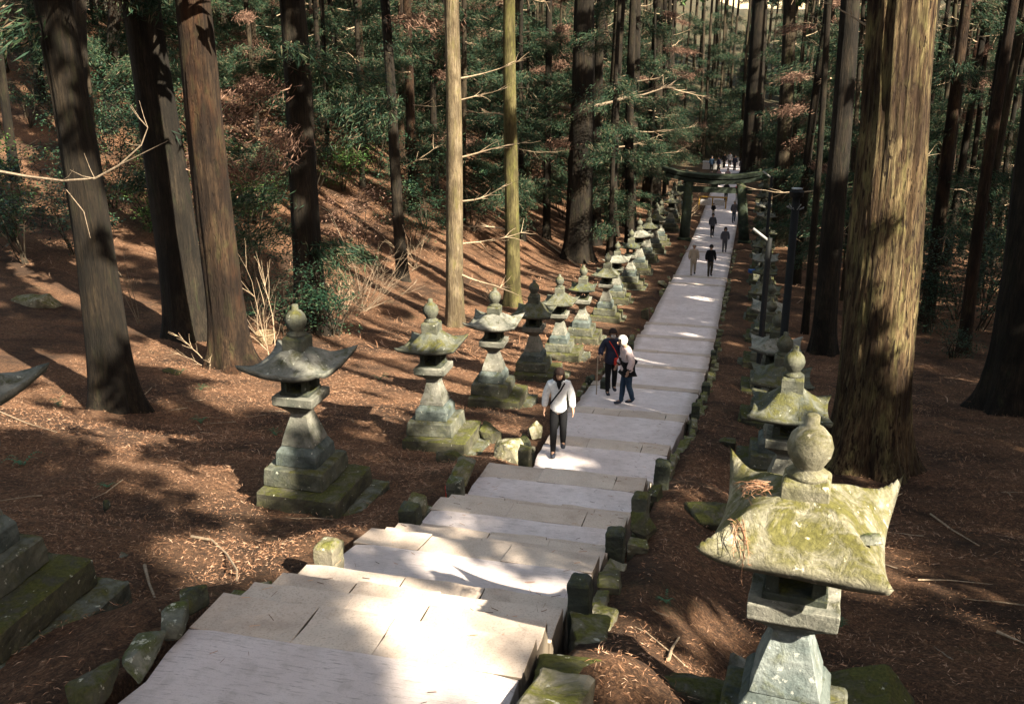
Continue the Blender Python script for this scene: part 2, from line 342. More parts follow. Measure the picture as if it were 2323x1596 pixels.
ST += [(15.29,16.55,-7.42,-7.46,'l'),(16.55,17.0,-7.46,-7.48,'s'),(17.0,17.35,-7.60,-7.61,'s'),(17.35,19.45,-7.70,-7.98,'l'),(19.45,19.9,-7.98,-8.03,'s'),(19.9,20.3,-8.15,-8.16,'s'),
 (20.3,23.25,-8.26,-8.75,'l'),(23.25,23.7,-8.75,-8.82,'s'),(23.7,24.1,-8.95,-8.96,'s'),(24.1,26.95,-9.06,-9.5,'l'),(26.95,27.4,-9.5,-9.56,'s'),(27.4,27.8,-9.7,-9.71,'s'),
 (27.8,30.25,-9.82,-10.14,'l'),(30.25,30.7,-10.14,-10.2,'s'),(30.7,31.1,-10.34,-10.35,'s'),(31.1,33.35,-10.46,-10.62,'l'),(33.35,33.8,-10.62,-10.66,'s'),(33.8,34.2,-10.8,-10.81,'s'),
 (34.2,36.25,-10.9,-11.02,'l'),(36.25,36.7,-11.02,-11.06,'s'),(36.7,37.1,-11.2,-11.21,'s'),(37.1,45.9,-11.26,-11.9,'l'),(45.9,46.4,-11.9,-11.94,'s'),(46.4,46.8,-12.05,-12.06,'s'),
 (46.8,48.5,-12.12,-12.2,'l'),(48.5,49.0,-12.2,-12.23,'s'),(49,49.4,-12.34,-12.35,'s'),(49.4,57.0,-12.4,-12.83,'l'),(57,57.5,-12.83,-12.86,'s'),(57.5,72,-12.98,-13.72,'l'),(72,110,-13.74,-14.25,'l')]
def halfw(Y): return float(np.interp(Y,[0,17,20,24,34,45,60,110],[1.12,1.12,1.28,1.34,1.34,1.3,1.3,1.3]))
def stair_z(Y):
    for a in ST:
        if a[0] <= Y < a[1]: return a[2]+(a[3]-a[2])*(Y-a[0])/(a[1]-a[0])
    return prof(Y)
pv = MB(); sb = MB()
for i, (y0, y1, z0, z1, k) in enumerate(ST):
    w0, w1 = halfw(y0), halfw(y1)
    if k == 'l':
        n = max(2, int((y1-y0)/.25)) if y1 < 40 else 8
        L = [] ; 
        nxp = 13
        base = len(pv.v); vs = []
        for j in range(n+1):
            t = j/n; Y = y0+(y1-y0)*t; wd = w0+(w1-w0)*t; zz = z0+(z1-z0)*t
            el = -wd+noise.noise(Vector((7,Y*1.9,0)))*.07; er = wd+noise.noise(Vector((3,Y*1.9,0)))*.07
            for q in range(nxp):
                X = el+(er-el)*q/(nxp-1)
                vs.append((X, Y, zz+noise.noise(Vector((X*1.5,Y*1.5,5)))*.012-(.02 if q in (0,nxp-1) else 0)))
        fs = [(j*nxp+q, j*nxp+q+1, (j+1)*nxp+q+1, (j+1)*nxp+q) for j in range(n) for q in range(nxp-1)]
        off = len(vs)                      # skirts down both sides and at both ends
        rim = [q for q in range(nxp)] + [j*nxp+nxp-1 for j in range(1,n+1)] + [n*nxp+q for q in range(nxp-2,-1,-1)] + [j*nxp for j in range(n-1,0,-1)]
        for q in rim: vs.append((vs[q][0], vs[q][1], vs[q][2]-.4))
        m_ = len(rim)
        fs += [(rim[(a+1)%m_], rim[a], off+a, off+(a+1)%m_) for a in range(m_)]
        pv.add(vs, fs)
    else:
        x = -w0-uni(0,.03); rs = random.Random(i)
        while x < w0-.05:
            L = rs.uniform(.55,1.05); x2 = min(x+L, w0+rs.uniform(0,.03))
            if w0-x2 < .3: x2 = w0+rs.uniform(0,.03)
            g_ = .006; dz = rs.uniform(-.008,.008)
            me = MB(); h = .42; g_ = .002
            me.v = [(x+g_,y0+.004,z0-h),(x2-g_,y0+.004,z0-h),(x2-g_,y1+rs.uniform(0,.02),z0-h),(x+g_,y1+rs.uniform(0,.02),z0-h),
                    (x+g_,y0+.004,z0+dz),(x2-g_,y0+.004,z0+dz+rs.uniform(-.006,.006)),(x2-g_,y1+rs.uniform(-.015,.02),z1+dz),(x+g_,y1+rs.uniform(-.015,.02),z1+dz)]
            me.f = [(3,2,1,0),(4,5,6,7),(0,1,5,4),(1,2,6,5),(2,3,7,6),(3,0,4,7)]
            if y0 < 22 and y0 > 3.4:
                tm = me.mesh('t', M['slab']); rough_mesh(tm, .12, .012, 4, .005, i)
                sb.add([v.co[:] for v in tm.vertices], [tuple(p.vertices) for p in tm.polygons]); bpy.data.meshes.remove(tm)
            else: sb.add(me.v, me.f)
            x = x2
tag(pv.obj('path', M['paving'], smooth=False), kind='structure')
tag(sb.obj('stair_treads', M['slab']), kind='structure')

# ------------------------------------------------------------------ lanterns
def roof_mesh(wd, H, lift_, th, N=26, bell=1.0, seed=0, amp=.012, name='roof', mat=None):
    mb = MB(); a = wd/2; top = []
    def lf(u, v): return lift_ if not hasattr(lift_,'__len__') else lift_[(0 if u<0 else 1)+(0 if v<0 else 2)]
    ex = 2.6 if not hasattr(lift_,'__len__') else 6.0
    e0 = .35 if ex < 4 else .6
    def hgt(u, v):
        r = max(abs(u), abs(v)); s_ = min(abs(u), abs(v))/max(r, 1e-6)
        body = (1-r**2.6)*.97 if ex > 4 else (1-r)**1.15 if bell < .5 else (.5+.5*math.cos(PI*min(1, r*1.06)))**.9
        flare = (.02 if ex > 4 else .10)*H*max(0,(r-.6)/.4)**1.5
        return H*body*(1-.12*s_*(-.4 if ex > 4 else 1)) + lf(u,v)*(max(0,(r-e0)/(1-e0))**2)*(s_**ex) + flare
    for j in range(N+1):
        for i in range(N+1):
            u = 2*i/N-1; v = 2*j/N-1; r = max(abs(u),abs(v)); s_ = min(abs(u),abs(v))/max(r,1e-6)
            k = 1+.10*(s_**4)*r**3-.03*(1-s_)*r
            x, y_ = u*a*k, v*a*k; z_ = hgt(u,v)
            p = Vector((x,y_,z_)); p.z += noise.noise(p*5+Vector((seed,0,0)))*amp+noise.noise(p*17+Vector((0,seed,0)))*amp*.5
            top.append(p)
    K = N+1
    mb.add(top, [(j*K+i, j*K+i+1, (j+1)*K+i+1, (j+1)*K+i) for j in range(N) for i in range(N)])
    bot = []
    for j in range(K):
        for i in range(K):
            p = top[j*K+i]; u = 2*i/N-1; v = 2*j/N-1; r = max(abs(u),abs(v)); s_ = min(abs(u),abs(v))/max(r,1e-6)
            z_ = (lf(u,v)*(max(0,(r-e0)/(1-e0))**2)*(s_**ex)+.02*H) - th*(1-.3*(s_**4)*r) 
            bot.append((p.x*.96, p.y*.96, z_))
    o = len(mb.v); mb.add(bot, [((j+1)*K+i, (j+1)*K+i+1, j*K+i+1, j*K+i) for j in range(N) for i in range(N)])
    rim = [q for q in range(K)] + [j*K+K-1 for j in range(1,K)] + [(K-1)*K+q for q in range(K-2,-1,-1)] + [j*K for j in range(K-2,0,-1)]
    m_ = len(rim); mb.f += [(rim[(q+1)%m_], rim[q], o+rim[q], o+rim[(q+1)%m_]) for q in range(m_)]
    return mb.mesh(name, mat, True)
def sq_lathe(prof_, name, mat, seed=0, amp=.008, sub=.09, bev=0):
    """a square column whose half width changes with height"""
    mb = MB(); n = len(prof_)
    vs = [(sx*r, sy*r, z) for r, z in prof_ for sx, sy in ((-1,-1),(1,-1),(1,1),(-1,1))]
    fs = [(i*4+j, i*4+(j+1)%4, (i+1)*4+(j+1)%4, (i+1)*4+j) for i in range(n-1) for j in range(4)]+[(3,2,1,0), tuple((n-1)*4+j for j in range(4))]
    mb.add(vs, fs); me = mb.mesh(name, mat); rough_mesh(me, sub, amp, 6, bev, seed); return me
def lantern_meshes(v, hero=False):
    """v: 0 wide sweeping roof, 1 waisted shaft, 2 low mossy dome, 3 small dark cap"""
    sub = .035 if hero else .08
    rw = [1.09,1.0,1.02,.84][v]; H = [.33,.36,.42,.3][v]; lift = [.12,.06,.05,.06][v]; fb = .10
    if hero: rw = 1.06; H = .31; lift = (.08,.03,.26,.25); fb = .15
    ms = 'stone' if v in (2,) else 'stone_dark' if v == 3 else 'stone'
    D = {}
    z = 0
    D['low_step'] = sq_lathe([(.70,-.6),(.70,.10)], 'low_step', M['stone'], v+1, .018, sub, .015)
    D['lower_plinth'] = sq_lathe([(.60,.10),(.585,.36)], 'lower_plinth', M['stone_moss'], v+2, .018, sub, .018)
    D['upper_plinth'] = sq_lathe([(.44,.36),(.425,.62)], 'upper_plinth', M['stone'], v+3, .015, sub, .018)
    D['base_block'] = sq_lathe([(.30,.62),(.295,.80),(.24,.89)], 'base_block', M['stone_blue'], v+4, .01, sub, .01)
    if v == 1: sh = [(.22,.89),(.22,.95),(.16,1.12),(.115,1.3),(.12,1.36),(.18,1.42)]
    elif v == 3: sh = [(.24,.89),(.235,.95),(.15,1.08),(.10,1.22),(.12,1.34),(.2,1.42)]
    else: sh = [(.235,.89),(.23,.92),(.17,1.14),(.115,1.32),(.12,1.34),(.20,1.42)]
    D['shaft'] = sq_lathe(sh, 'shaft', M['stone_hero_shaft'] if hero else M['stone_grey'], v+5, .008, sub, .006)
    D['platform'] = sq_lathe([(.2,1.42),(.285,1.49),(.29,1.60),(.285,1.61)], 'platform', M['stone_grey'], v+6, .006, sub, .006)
    # fire box: four posts, sill and lintel, open windows on each side
    mb = MB(); b = .185
    mb.box((0,0,1.63),(2*b+.04,2*b+.04,.05)); mb.box((0,0,1.845+fb),(2*b+.04,2*b+.04,.05))
    for sx in (-1,1):
        for sy in (-1,1): mb.box((sx*b*.80,sy*b*.80,1.737+fb/2),(.085,.085,.17+fb))
    if v != 3:
        mb.box((0,b*.80,1.737+fb/2),(2*b*.6,.04,.17+fb)); mb.box((-b*.80,0,1.737+fb/2),(.04,2*b*.6,.17+fb))
    me = mb.mesh('fire_box', M['stone_dark']); rough_mesh(me, sub*1.2, .004, 7, .004, v); D['fire_box'] = me
    rz = 1.87+fb
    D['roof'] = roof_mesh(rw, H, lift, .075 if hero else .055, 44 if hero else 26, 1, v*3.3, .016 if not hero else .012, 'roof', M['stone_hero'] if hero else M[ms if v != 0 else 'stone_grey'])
    D['_rz'] = rz
    top = rz+H*.93
    D['finial_block'] = sq_lathe([(.15,top-.10),(.15,top+.09),(.13,top+.12)], 'finial_block', M['stone_hero'] if hero else M['stone'], v+8, .008, sub, .008)
    mb = MB(); t = top+.10
    mb.lathe([(.085,t-.02),(.125,t+.02),(.13,t+.05),(.085,t+.08),(.095,t+.10),(.135,t+.17),(.145,t+.23),(.125,t+.30),(.075,t+.355),(.045,t+.37),(.043,t+.43),(.036,t+.44)], 28 if hero else 16)
    D['finial'] = mb.mesh('finial', M['stone_hero'] if hero else M['stone'], True)
    D['_top'] = t+.44
    return D
LM = [lantern_meshes(v) for v in range(4)]
HERO = lantern_meshes(0, True)
def lantern(loc, v, rz, label, group, top=None, D=None, s0=1.0, shift=(0,0), name='stone_lantern', drop=()):
    D = D or LM[v]; s = s0
    if top is not None: s = max(.8, min(1.15, (top-loc[2])/D['_top']))
    t = thing(name, label, 'stone lantern', loc, rz, group, s)
    if top is None or loc[1] > 14: t.rotation_euler = (R(uni(-1.8,1.8)), R(uni(-1.8,1.8)), rz)
    if D is HERO: t.rotation_euler = (0, 0, rz)
    for k, me in D.items():
        if k[0] == '_' or k in drop: continue
        o = link(k, me, t)
        if k == 'roof': o.location = (0,0,D['_rz'])
        if k in ('low_step','lower_plinth'): o.location = (shift[0], shift[1], 0)
        if k in ('low_step',): o.location.x += shift[0]*.8
        if k in ('roof','finial','finial_block'): o.rotation_euler = (0,0,R(uni(-3,3)))
    return t
GL = 'stone lanterns along the left of the stairway'; GR = 'stone lanterns along the right of the stairway'
left = [((668,690),11.3,0,'stone lantern with broad sweeping grey roof on a stepped plinth, nearest fully visible at left'),
 ((983,680),16.2,1,'stone lantern with mossy roof and waisted shaft, in front of the pale straight trunk'),
 ((1116,652),20.4,0,'wide grey-roofed stone lantern with mossy plinth, up and left of the woman in white'),
 ((1212,634),24.6,2,'sunlit stone lantern with yellow mossy domed roof and white-lit platform'),
 ((1272,622),28.7,2,'mossy stone lantern with upturned roof corners just behind the sunlit domed one'),
 ((1322,600),32.2,3,'slim dark stone lantern with small cap roof behind the couple'),
 ((1376,572),37.0,1,'stone lantern with round pale roof rim, uphill of the slim dark one'),
 ((1400,548),41.2,0,'broad-roofed stone lantern in the middle of the receding left row'),
 ((1432,520),45.0,3,'dark stone lantern with lichen-spotted cap in the far left row')]
random.seed(3)
for q, Y, v, lab in left:
    p = atY(*q, Y); zb = ground(p.x, Y)
    lantern((p.x, Y, zb-.03), v, R(uni(-2,2)), lab, GL, p.z, shift=(.14,-.05) if Y < 30 else (.06,0))
for i, Y in enumerate((49.2,53.0,56.6,60.0)):
    lantern((-3.15+uni(-.1,.1), Y, ground(-3.15,Y)-.05), i%4, R(uni(-4,4)), ['mossy stone lantern in the far left row, fourth before the gate','mossy stone lantern in the far left row, third before the gate','mossy stone lantern in the far left row, second before the gate','mossy stone lantern standing beside the left gate post'][i], GL)
for i, Y in enumerate((66,70.5,75,80)):
    lantern((-3.1+uni(-.1,.1), Y, ground(-3.1,Y)-.05), (i+1)%4, R(uni(-4,4)), 'small far stone lantern beyond the gate, left of the path', 'far lanterns beyond the gate on the left')
lantern((-3.22, 5.4, -4.36), 0, 0, 'large stone lantern cut off by the left edge of the photo', GL, -1.78, shift=(.16,.0))
# right row
p1 = atY(1845, 940, 5.35)
lantern((p1.x, 5.35, p1.z-HERO['_top']*.88), 0, R(-5), 'nearest stone lantern with yellow lichened roof, curled corners and round bud finial', GR, None, HERO, s0=.88)
R1 = Vector((p1.x, 5.35, p1.z-HERO['_top']*.88))
rl = [(12.8,2,'mossy stone lantern with green domed roof just behind the nearest one'),(17.4,1,'stone lantern with pale-capped finial at the foot of the black lamp posts'),
      (21.9,0,'lichened stone lantern between the two black lamp posts'),(26.4,3,'grey stone lantern, fifth in the tight row at right of the stairs'),(30.8,0,'grey stone lantern, sixth in the tight row at right of the stairs')]
for Y, v, lab in rl:
    X = 3.0 if Y > 14 else atY(1805,785,Y).x
    lantern((X, Y, ground(X,Y)-.05), v, R(uni(-3,3)), lab, GR, atY(1805,785,Y).z if Y < 14 else None, shift=(-.08,0))
for i, Y in enumerate((35.2,39.6,44,48.3,52.6,57,61)):
    lantern((3.0+uni(-.08,.08), Y, ground(3,Y)-.05), (i+2)%4, R(uni(-4,4)), 'small distant stone lantern in the right row seen between the lamp posts and the gate', 'distant lanterns of the right row')
for i, Y in enumerate((67,72,77,82)):
    lantern((3.0, Y, ground(3,Y)-.05), i%4, R(uni(-4,4)), 'small far stone lantern beyond the gate, right of the path', 'far lanterns beyond the gate on the right')
# things lying on the near lantern's roof
o = rock('pebble', (.15,.10,.06), M['rock'], 4, loc=(R1.x+.32, R1.y-.32, R1.z+1.955)); tag(o, 'flat dark stone lying on the right corner of the near lantern roof', 'stone')
def sprig(name, loc, L, droop, label, n=26, rz=0):
    mb = MB(); rs = random.Random(int(L*1000)+n)
    for i in range(n):
        a = rz+rs.uniform(-.5,.5); l = L*rs.uniform(.3,1); p = Vector((rs.uniform(-.05,.05), rs.uniform(-.05,.05), .02)); pts = [p.copy()]
        for k in range(5):
            p = p+Vector((math.cos(a)*l/5*(1-.14*k), math.sin(a)*l/5*(1-.14*k), -droop*l/5*k*.42+rs.uniform(-.006,.006))); pts.append(p.copy()); a += rs.uniform(-.5,.5)
        mb.tube(pts, [.002]*5+[.001], 4)
        for k in range(1,6):
            for _ in range(2): e = Vector((rs.uniform(-1,1),rs.uniform(-1,1),rs.uniform(-1.2,.2)))*.03; mb.tube([pts[k], pts[k]+e], [.0015,.0008], 3)
    return tag(mb.obj(name, M['litter'], loc=loc), label, 'cedar sprig')
sprig('cedar_sprig', (R1.x-.36, R1.y-.34, R1.z+1.95), .30, 1.0, 'brown cedar sprig hanging over the left corner of the near lantern roof', 11, R(-70))
sprig('cedar_sprig', (R1.x-.22, R1.y-.06, R1.z+2.06), .22, .2, 'dry cedar sprig lying at the left of the near lantern finial block', 18, R(170))

# ------------------------------------------------------------------ kerb stones, boulders, bollard posts
KM = []
for k in range(8):
    mb = MB(); rs = random.Random(k+50); random.seed(k+5)
    mb.box((0,0,0),(.19+rs.uniform(-.04,.05), .36+rs.uniform(-.12,.12), .34), 0, (.9,.93), .02)
    KM.append(rough_mesh(mb.mesh('edging_stone', M['kerb'] if k%4 else M['stone_moss']), .06, .022, 5, .012, k))
def zone(Y):
    return ('beside the bottom landing of the photo' if Y < 5.2 else 'beside the first stone steps' if Y < 7 else 'beside the second landing' if Y < 9.4 else 'beside the third landing' if Y < 11.2
      else 'beside the fourth landing' if Y < 13 else 'near the woman in white' if Y < 17.5 else 'near the couple on the stairs' if Y < 23 else 'beside the long paved slopes' if Y < 34 else 'on the far stretch before the gate')
POST_Y = [(1,6.55),(1,9.0),(1,11.3),(1,at(1500,1092).y),(1,at(1600,893).y),(1,at(1577,940).y),(-1,at(748,1298).y),(-1,at(932,1186).y),(-1,at(1034,1122).y),(-1,at(1085,1078).y)]
random.seed(21)
Y = 3.7
while Y < 60:
    for side in (1,-1):
        if side < 0 and (Y < 5.6 or random.random() < .5): continue
        if random.random() < .08 or any(sd_ == side and abs(Y-py_) < (.2 if py_ < 7 else .42) for sd_, py_ in POST_Y): continue
        k = random.randrange(8); x = side*(halfw(Y)+.13+uni(-.03,.10)+(.07 if Y<8 else 0))
        near = side > 0 and Y < 6.3; s = uni(.95,1.15)*(1.15 if near else .9); x += .05 if near else 0
        o = link('edging_stone', KM[k]); o.location = (x, Y+uni(-.05,.05), stair_z(Y+.25)-.165+uni(-.03,.03)-(.03 if side < 0 else 0)+(.06 if near else 0)); o.rotation_euler = (uni(-.08,.08), uni(-.12,.12), uni(-.16,.16)+ (PI if random.random()<.5 else 0)); o.scale = (s*uni(.8,1.1)*(1.7 if near else 1), s, s)
        sd = 'right' if side > 0 else 'left'
        tag(o, ('mossy' if k%4 == 0 else 'worn tan')+' edging stone on the '+sd+' kerb '+zone(Y), 'edging stone', 'edging stones on the '+sd+' kerb '+zone(Y))
    Y += uni(.42,.6)
def bollard(px, py, wpx, hpx, label, mat='stone_dark', dx=0, Y=None, broken=False, seed=0):
    """square stone post; px,py = foot centre in the photo"""
    p = at(px, py) if Y is None else atY(px, py, Y)
    d = pix(p)[2]; w_ = wpx*d/F; h = hpx*d/F*1.02
    mb = MB(); hw = w_/2
    if broken:
        mb.v = [(-hw,-hw,-.3),(hw,-hw,-.3),(hw,hw,-.3),(-hw,hw,-.3),(-hw,-hw,h*.85),(hw,-hw,h),(hw,hw,h*.9),(-hw,hw,h)]
        mb.f = [(3,2,1,0),(4,5,6,7),(0,1,5,4),(1,2,6,5),(2,3,7,6),(3,0,4,7)]
    else:
        me = None
        vs = [(sx*r*hw, sy*r*hw, z_) for r, z_ in ((1,-.3),(1,h*.86),(.62,h)) for sx, sy in ((-1,-1),(1,-1),(1,1),(-1,1))]
        mb.add(vs, [(i*4+j, i*4+(j+1)%4, (i+1)*4+(j+1)%4, (i+1)*4+j) for i in range(2) for j in range(4)]+[(3,2,1,0),(8,9,10,11)])
    me = rough_mesh(mb.mesh('stone_post', M[mat]), .045, .012, 8, .01, seed)
    o = link('stone_post', me); o.location = p; o.rotation_euler = (uni(-.05,.05),uni(-.04,.04),R(uni(-6,6)))
    return tag(o, label, 'stone post')
random.seed(9)
bollard(748,1298,50,78,'pale mossy stone post at the left end of the sunlit steps','kerb',seed=1)
bollard(932,1186,42,46,'short broken dark stone post on the left kerb','stone_dark',broken=True,seed=2)
bollard(1034,1122,34,40,'small grey stone post with pale top on the left kerb','rock',broken=True,seed=3)
bollard(1316,1392,50,98,'tallest dark square stone post on the right of the stairs','stone_dark',Y=6.55,seed=4)
bollard(1394,1262,42,72,'dark square stone post uphill of the tallest one at right','stone_dark',Y=9.0,seed=5)
bollard(1452,1165,36,52,'squat stone post beside the fourth landing at right','stone',Y=11.3,seed=6)
bollard(1500,1092,34,52,'blackened stone post right of the landing where the woman walks','stone_dark',seed=7)
bollard(1600,893,18,26,'small black stone post on the right kerb below the couple','stone_dark',seed=8)
bollard(1577,940,18,26,'small black stone stub on the right kerb near the couple','stone_dark',seed=9)
bollard(1372,890,20,34,'dark stone stub behind the couple on the left kerb','stone_dark',seed=10)
bollard(1190,1045,26,34,'low mossy stone stub left of the woman in white','stone_moss',broken=True,seed=11)
bollard(1430,800,14,26,'tiny dark stone post on the left kerb uphill of the couple','stone_dark',seed=12)
bollard(1618,812,13,18,'tiny black stone post on the far right kerb','stone_dark',seed=13)
def boulder(px, py, size, label, mat='rock', seed=0, dz=.3, rz=0, Y=None):
    p = at(px, py) if Y is None else atY(px,py,Y)
    if 5 < p.y < 60 and abs(p.x) < halfw(p.y)+size[0]*.5: p.x = math.copysign(halfw(p.y)+size[0]*.5+.04, p.x)
    o = rock('boulder', size, M[mat], seed, loc=(p.x, p.y, p.z+size[2]*(.5-dz)))
    o.rotation_euler = (0,0,rz); return tag(o, label, 'boulder')
random.seed(4)
boulder(395,1425,(.24,.42,.20),'pointed grey rock on the left kerb of the bottom landing',seed=11,rz=.3)
boulder(455,1378,(.16,.3,.2),'dark small rock between the pointed rock and the steps',seed=12,mat='stone_dark')
boulder(322,1495,(.20,.45,.13),'pale flat rock on the left kerb, below the pointed one',seed=13,rz=.2)
boulder(225,1575,(.28,.5,.18),'mossy rock at the bottom left kerb corner','stone_moss',seed=14)
boulder(960,1160,(.28,.3,.3),'pale mossy rock between two broken stone posts','stone_hero',seed=15)
boulder(1085,1078,(.30,.75,.34),'long leaning kerb slab left of the fourth landing','kerb',seed=16,rz=.1)
boulder(1025,1045,(.5,.4,.32),'mossy rock with white patches below the second lantern','stone_moss',seed=17)
boulder(1190,1012,(.3,.4,.28),'dark rock left of the woman in white','stone_dark',seed=18)
boulder(1150,1035,(.55,.55,.45),'sunlit mossy rock right of the second lantern','stone_hero',seed=19)
boulder(1115,1000,(.45,.4,.55),'upright mossy rock beside the second lantern plinth','stone_moss',seed=20)
boulder(1212,985,(.35,.45,.35),'sunlit yellow rock behind the woman in white','stone_hero',seed=21)
boulder(1440,1205,(.36,.3,.34),'yellow mossy rock right of the third landing','stone_moss',seed=22)
boulder(1600,1185,(.7,.5,.35),'green mossy boulder left of the near lantern roof','stone_moss',seed=23)
boulder(1690,1560,(.35,.4,.4),'grey block of rock at the foot of the near lantern','stone_grey',seed=24)
boulder(1560,1575,(.9,.5,.3),'mossy boulder at the bottom edge left of the near lantern','stone_moss',seed=25)
boulder(1960,1600,(.9,.7,.3),'mossy boulder at the bottom edge right of the near lantern','stone_moss',seed=26)
boulder(1690,960,(.35,.5,.4),'mossy rock left of the second right lantern','stone_moss',seed=27)
boulder(1650,1010,(.35,.35,.2),'brown mossy rock between stairs and second right lantern','stone_moss',seed=28)
boulder(1390,870,(.3,.3,.3),'dark rock beside the walking stick','stone_dark',seed=29)
boulder(1280,905,(.4,.4,.35),'dark mossy rock behind the woman in white on the left kerb','stone_dark',seed=30)
boulder(1350,925,(.35,.3,.28),'sun-flecked rock at the left edge of the landing','stone_hero',seed=31)
boulder(1465,720,(.35,.4,.6),'upright thin mossy stone on the left of the far slope','stone_moss',seed=32)
boulder(1330,735,(.7,.5,.5),'grey boulder among the left lantern row','rock',seed=33)
boulder(280,1265,(.10,.09,.05),'small pale stone by the near left plinth','stone_grey',seed=34,dz=.1)
boulder(395,850,(.5,.4,.25),'moss-covered stone behind the left trunk roots','stone_moss',seed=35)
boulder(245,1165,(.10,.10,.22),'small cut stump stub in the needle litter',mat='stone_dark',seed=36,dz=.1)
boulder(1530,650,(.5,.5,.3),'pale boulder left of the far paved slope','stone_hero',seed=37)
boulder(90,690,(1.6,1.2,.6),'sunlit pale boulder at far left between the trunks','stone_hero',seed=38)

# ------------------------------------------------------------------ torii gate
TY = 62.3
pL = at(1552,548,50); pR = at(1690,556,50)
zg = ground0(-1.8,TY)-.05
tt = thing('torii_gate', 'mossy stone shrine gate spanning the far end of the path', 'torii gate', (0.1,TY,zg))
def loc_t(q): v = atY(q[0], q[1], TY); return Vector((v.x-.1, 0, v.z-zg))
bl, br, tl, tr = loc_t((1551,545)), loc_t((1688,552)), loc_t((1563,415)), loc_t((1680,412))
bl.z = br.z = 0
for a, b in ((bl, tl), (br, tr)):
    mb = MB(); mb.tube([a-Vector((0,0,.2)), a.lerp(b,.3), b+Vector((0,0,.1))], [.34,.31,.27], 20)
    o = mb.obj('pillar', M['torii'], tt, True)
    mb = MB(); mb.lathe([(.42,-.1),(.42,.16),(.36,.22)], 20, a); mb.obj('pillar_base', M['torii'], tt)
def curved_beam(y_half, th, q0, qc, q1, name, over=0):
    a, c, b = loc_t(q0), loc_t(qc), loc_t(q1); mb = MB(); n = 20; vs = []
    for i in range(n+1):
        t = i/n; X = a.x+(b.x-a.x)*t; s = (2*t-1); zc = (a.z+b.z)/2; Z = c.z+(a.z*(1-t)+b.z*t-c.z)*(abs(s)**2.2)
        for dy, dz in ((-y_half,0),(y_half,0),(y_half*.85,-th),(-y_half*.85,-th)): vs.append((X,dy,Z+dz))
    fs = [(i*4+j,(i+1)*4+j,(i+1)*4+(j+1)%4,i*4+(j+1)%4) for i in range(n) for j in range(4)]+[(0,1,2,3),(n*4+3,n*4+2,n*4+1,n*4)]
    mb.add(vs, fs); return mb.obj(name, M['torii'], tt)
curved_beam(.42,.22,(1502,377),(1625,396),(1752,381),'top_lintel')
curved_beam(.30,.24,(1510,390),(1625,408),(1744,394),'under_lintel')
a, b = loc_t((1536,421)), loc_t((1706,421)); mb = MB(); mb.box(((a.x+b.x)/2,0,a.z-.17),(b.x-a.x,.26,.34)); mb.obj('tie_beam', M['torii'], tt)
mb = MB(); mb.box(((tl.x+tr.x)/2,0,a.z+.13),(.4,.2,.30)); mb.obj('centre_strut', M['torii'], tt)

# ------------------------------------------------------------------ lamp posts
M['black'] = plain('black_metal', (.006,.007,.007), .7, (.004,.004,.004), 8)
M['white_lamp'] = plain('white_lamp_cover', (.28,.28,.27), .35, (.2,.2,.19), 5)
def lamp_post(top, Y, r, label, kind):
    p = atY(*top, Y); zb = ground0(p.x, Y)-.1; h = p.z-zb
    t = thing('lamp_post', label, 'lamp post', (p.x, Y, zb))
    mb = MB(); mb.lathe([(r*1.5,0),(r*1.5,.25),(r,.3),(r*.9,h)], 14); mb.obj('pole', M['black'], t, True)
    if kind == 'arm':
        mb = MB(); mb.tube([(0,0,h-.1),(-.10,-.02,h-.02)], .025, 8); mb.obj('arm', M['black'], t)
        mb = MB(); mb.tube([(-.05,-.02,h-.04),(-.40,-.06,h+.22)], .035, 10); mb.obj('tube_lamp', M['white_lamp'], t, True)
        mb = MB(); mb.box((.02,0,h-.35),(.12,.1,.16)); mb.obj('junction_box', M['black'], t)
    else:
        mb = MB(); mb.lathe([(.02,h-.02),(.13,h),(.14,h+.1),(.10,h+.14)], 16); mb.obj('lamp_cap', M['black'], t)
        mb = MB(); mb.lathe([(.10,h+.142),(.11,h+.16),(.02,h+.17)], 16); mb.obj('lens', M['white_lamp'], t)
        mb = MB()
        for k in range(9): a = 2*PI*k/9+.2; mb.tube([(.09*math.cos(a),.09*math.sin(a),h-.24),(.17*math.cos(a),.17*math.sin(a),h-.20+.03*(k%2))], .010, 5)
        mb.obj('wire_spikes', M['white_lamp'], t)
    return t
lamp_post((1745,540),24.3,.075,'black lamp post with a tilted white tube lamp, left of the pair','arm')
lamp_post((1806,446),20.0,.082,'thick black post with flat round cap, right of the pair','cap')
lamp_post((1750,400),46,.07,'thin distant lamp post behind the tube lamp','arm')

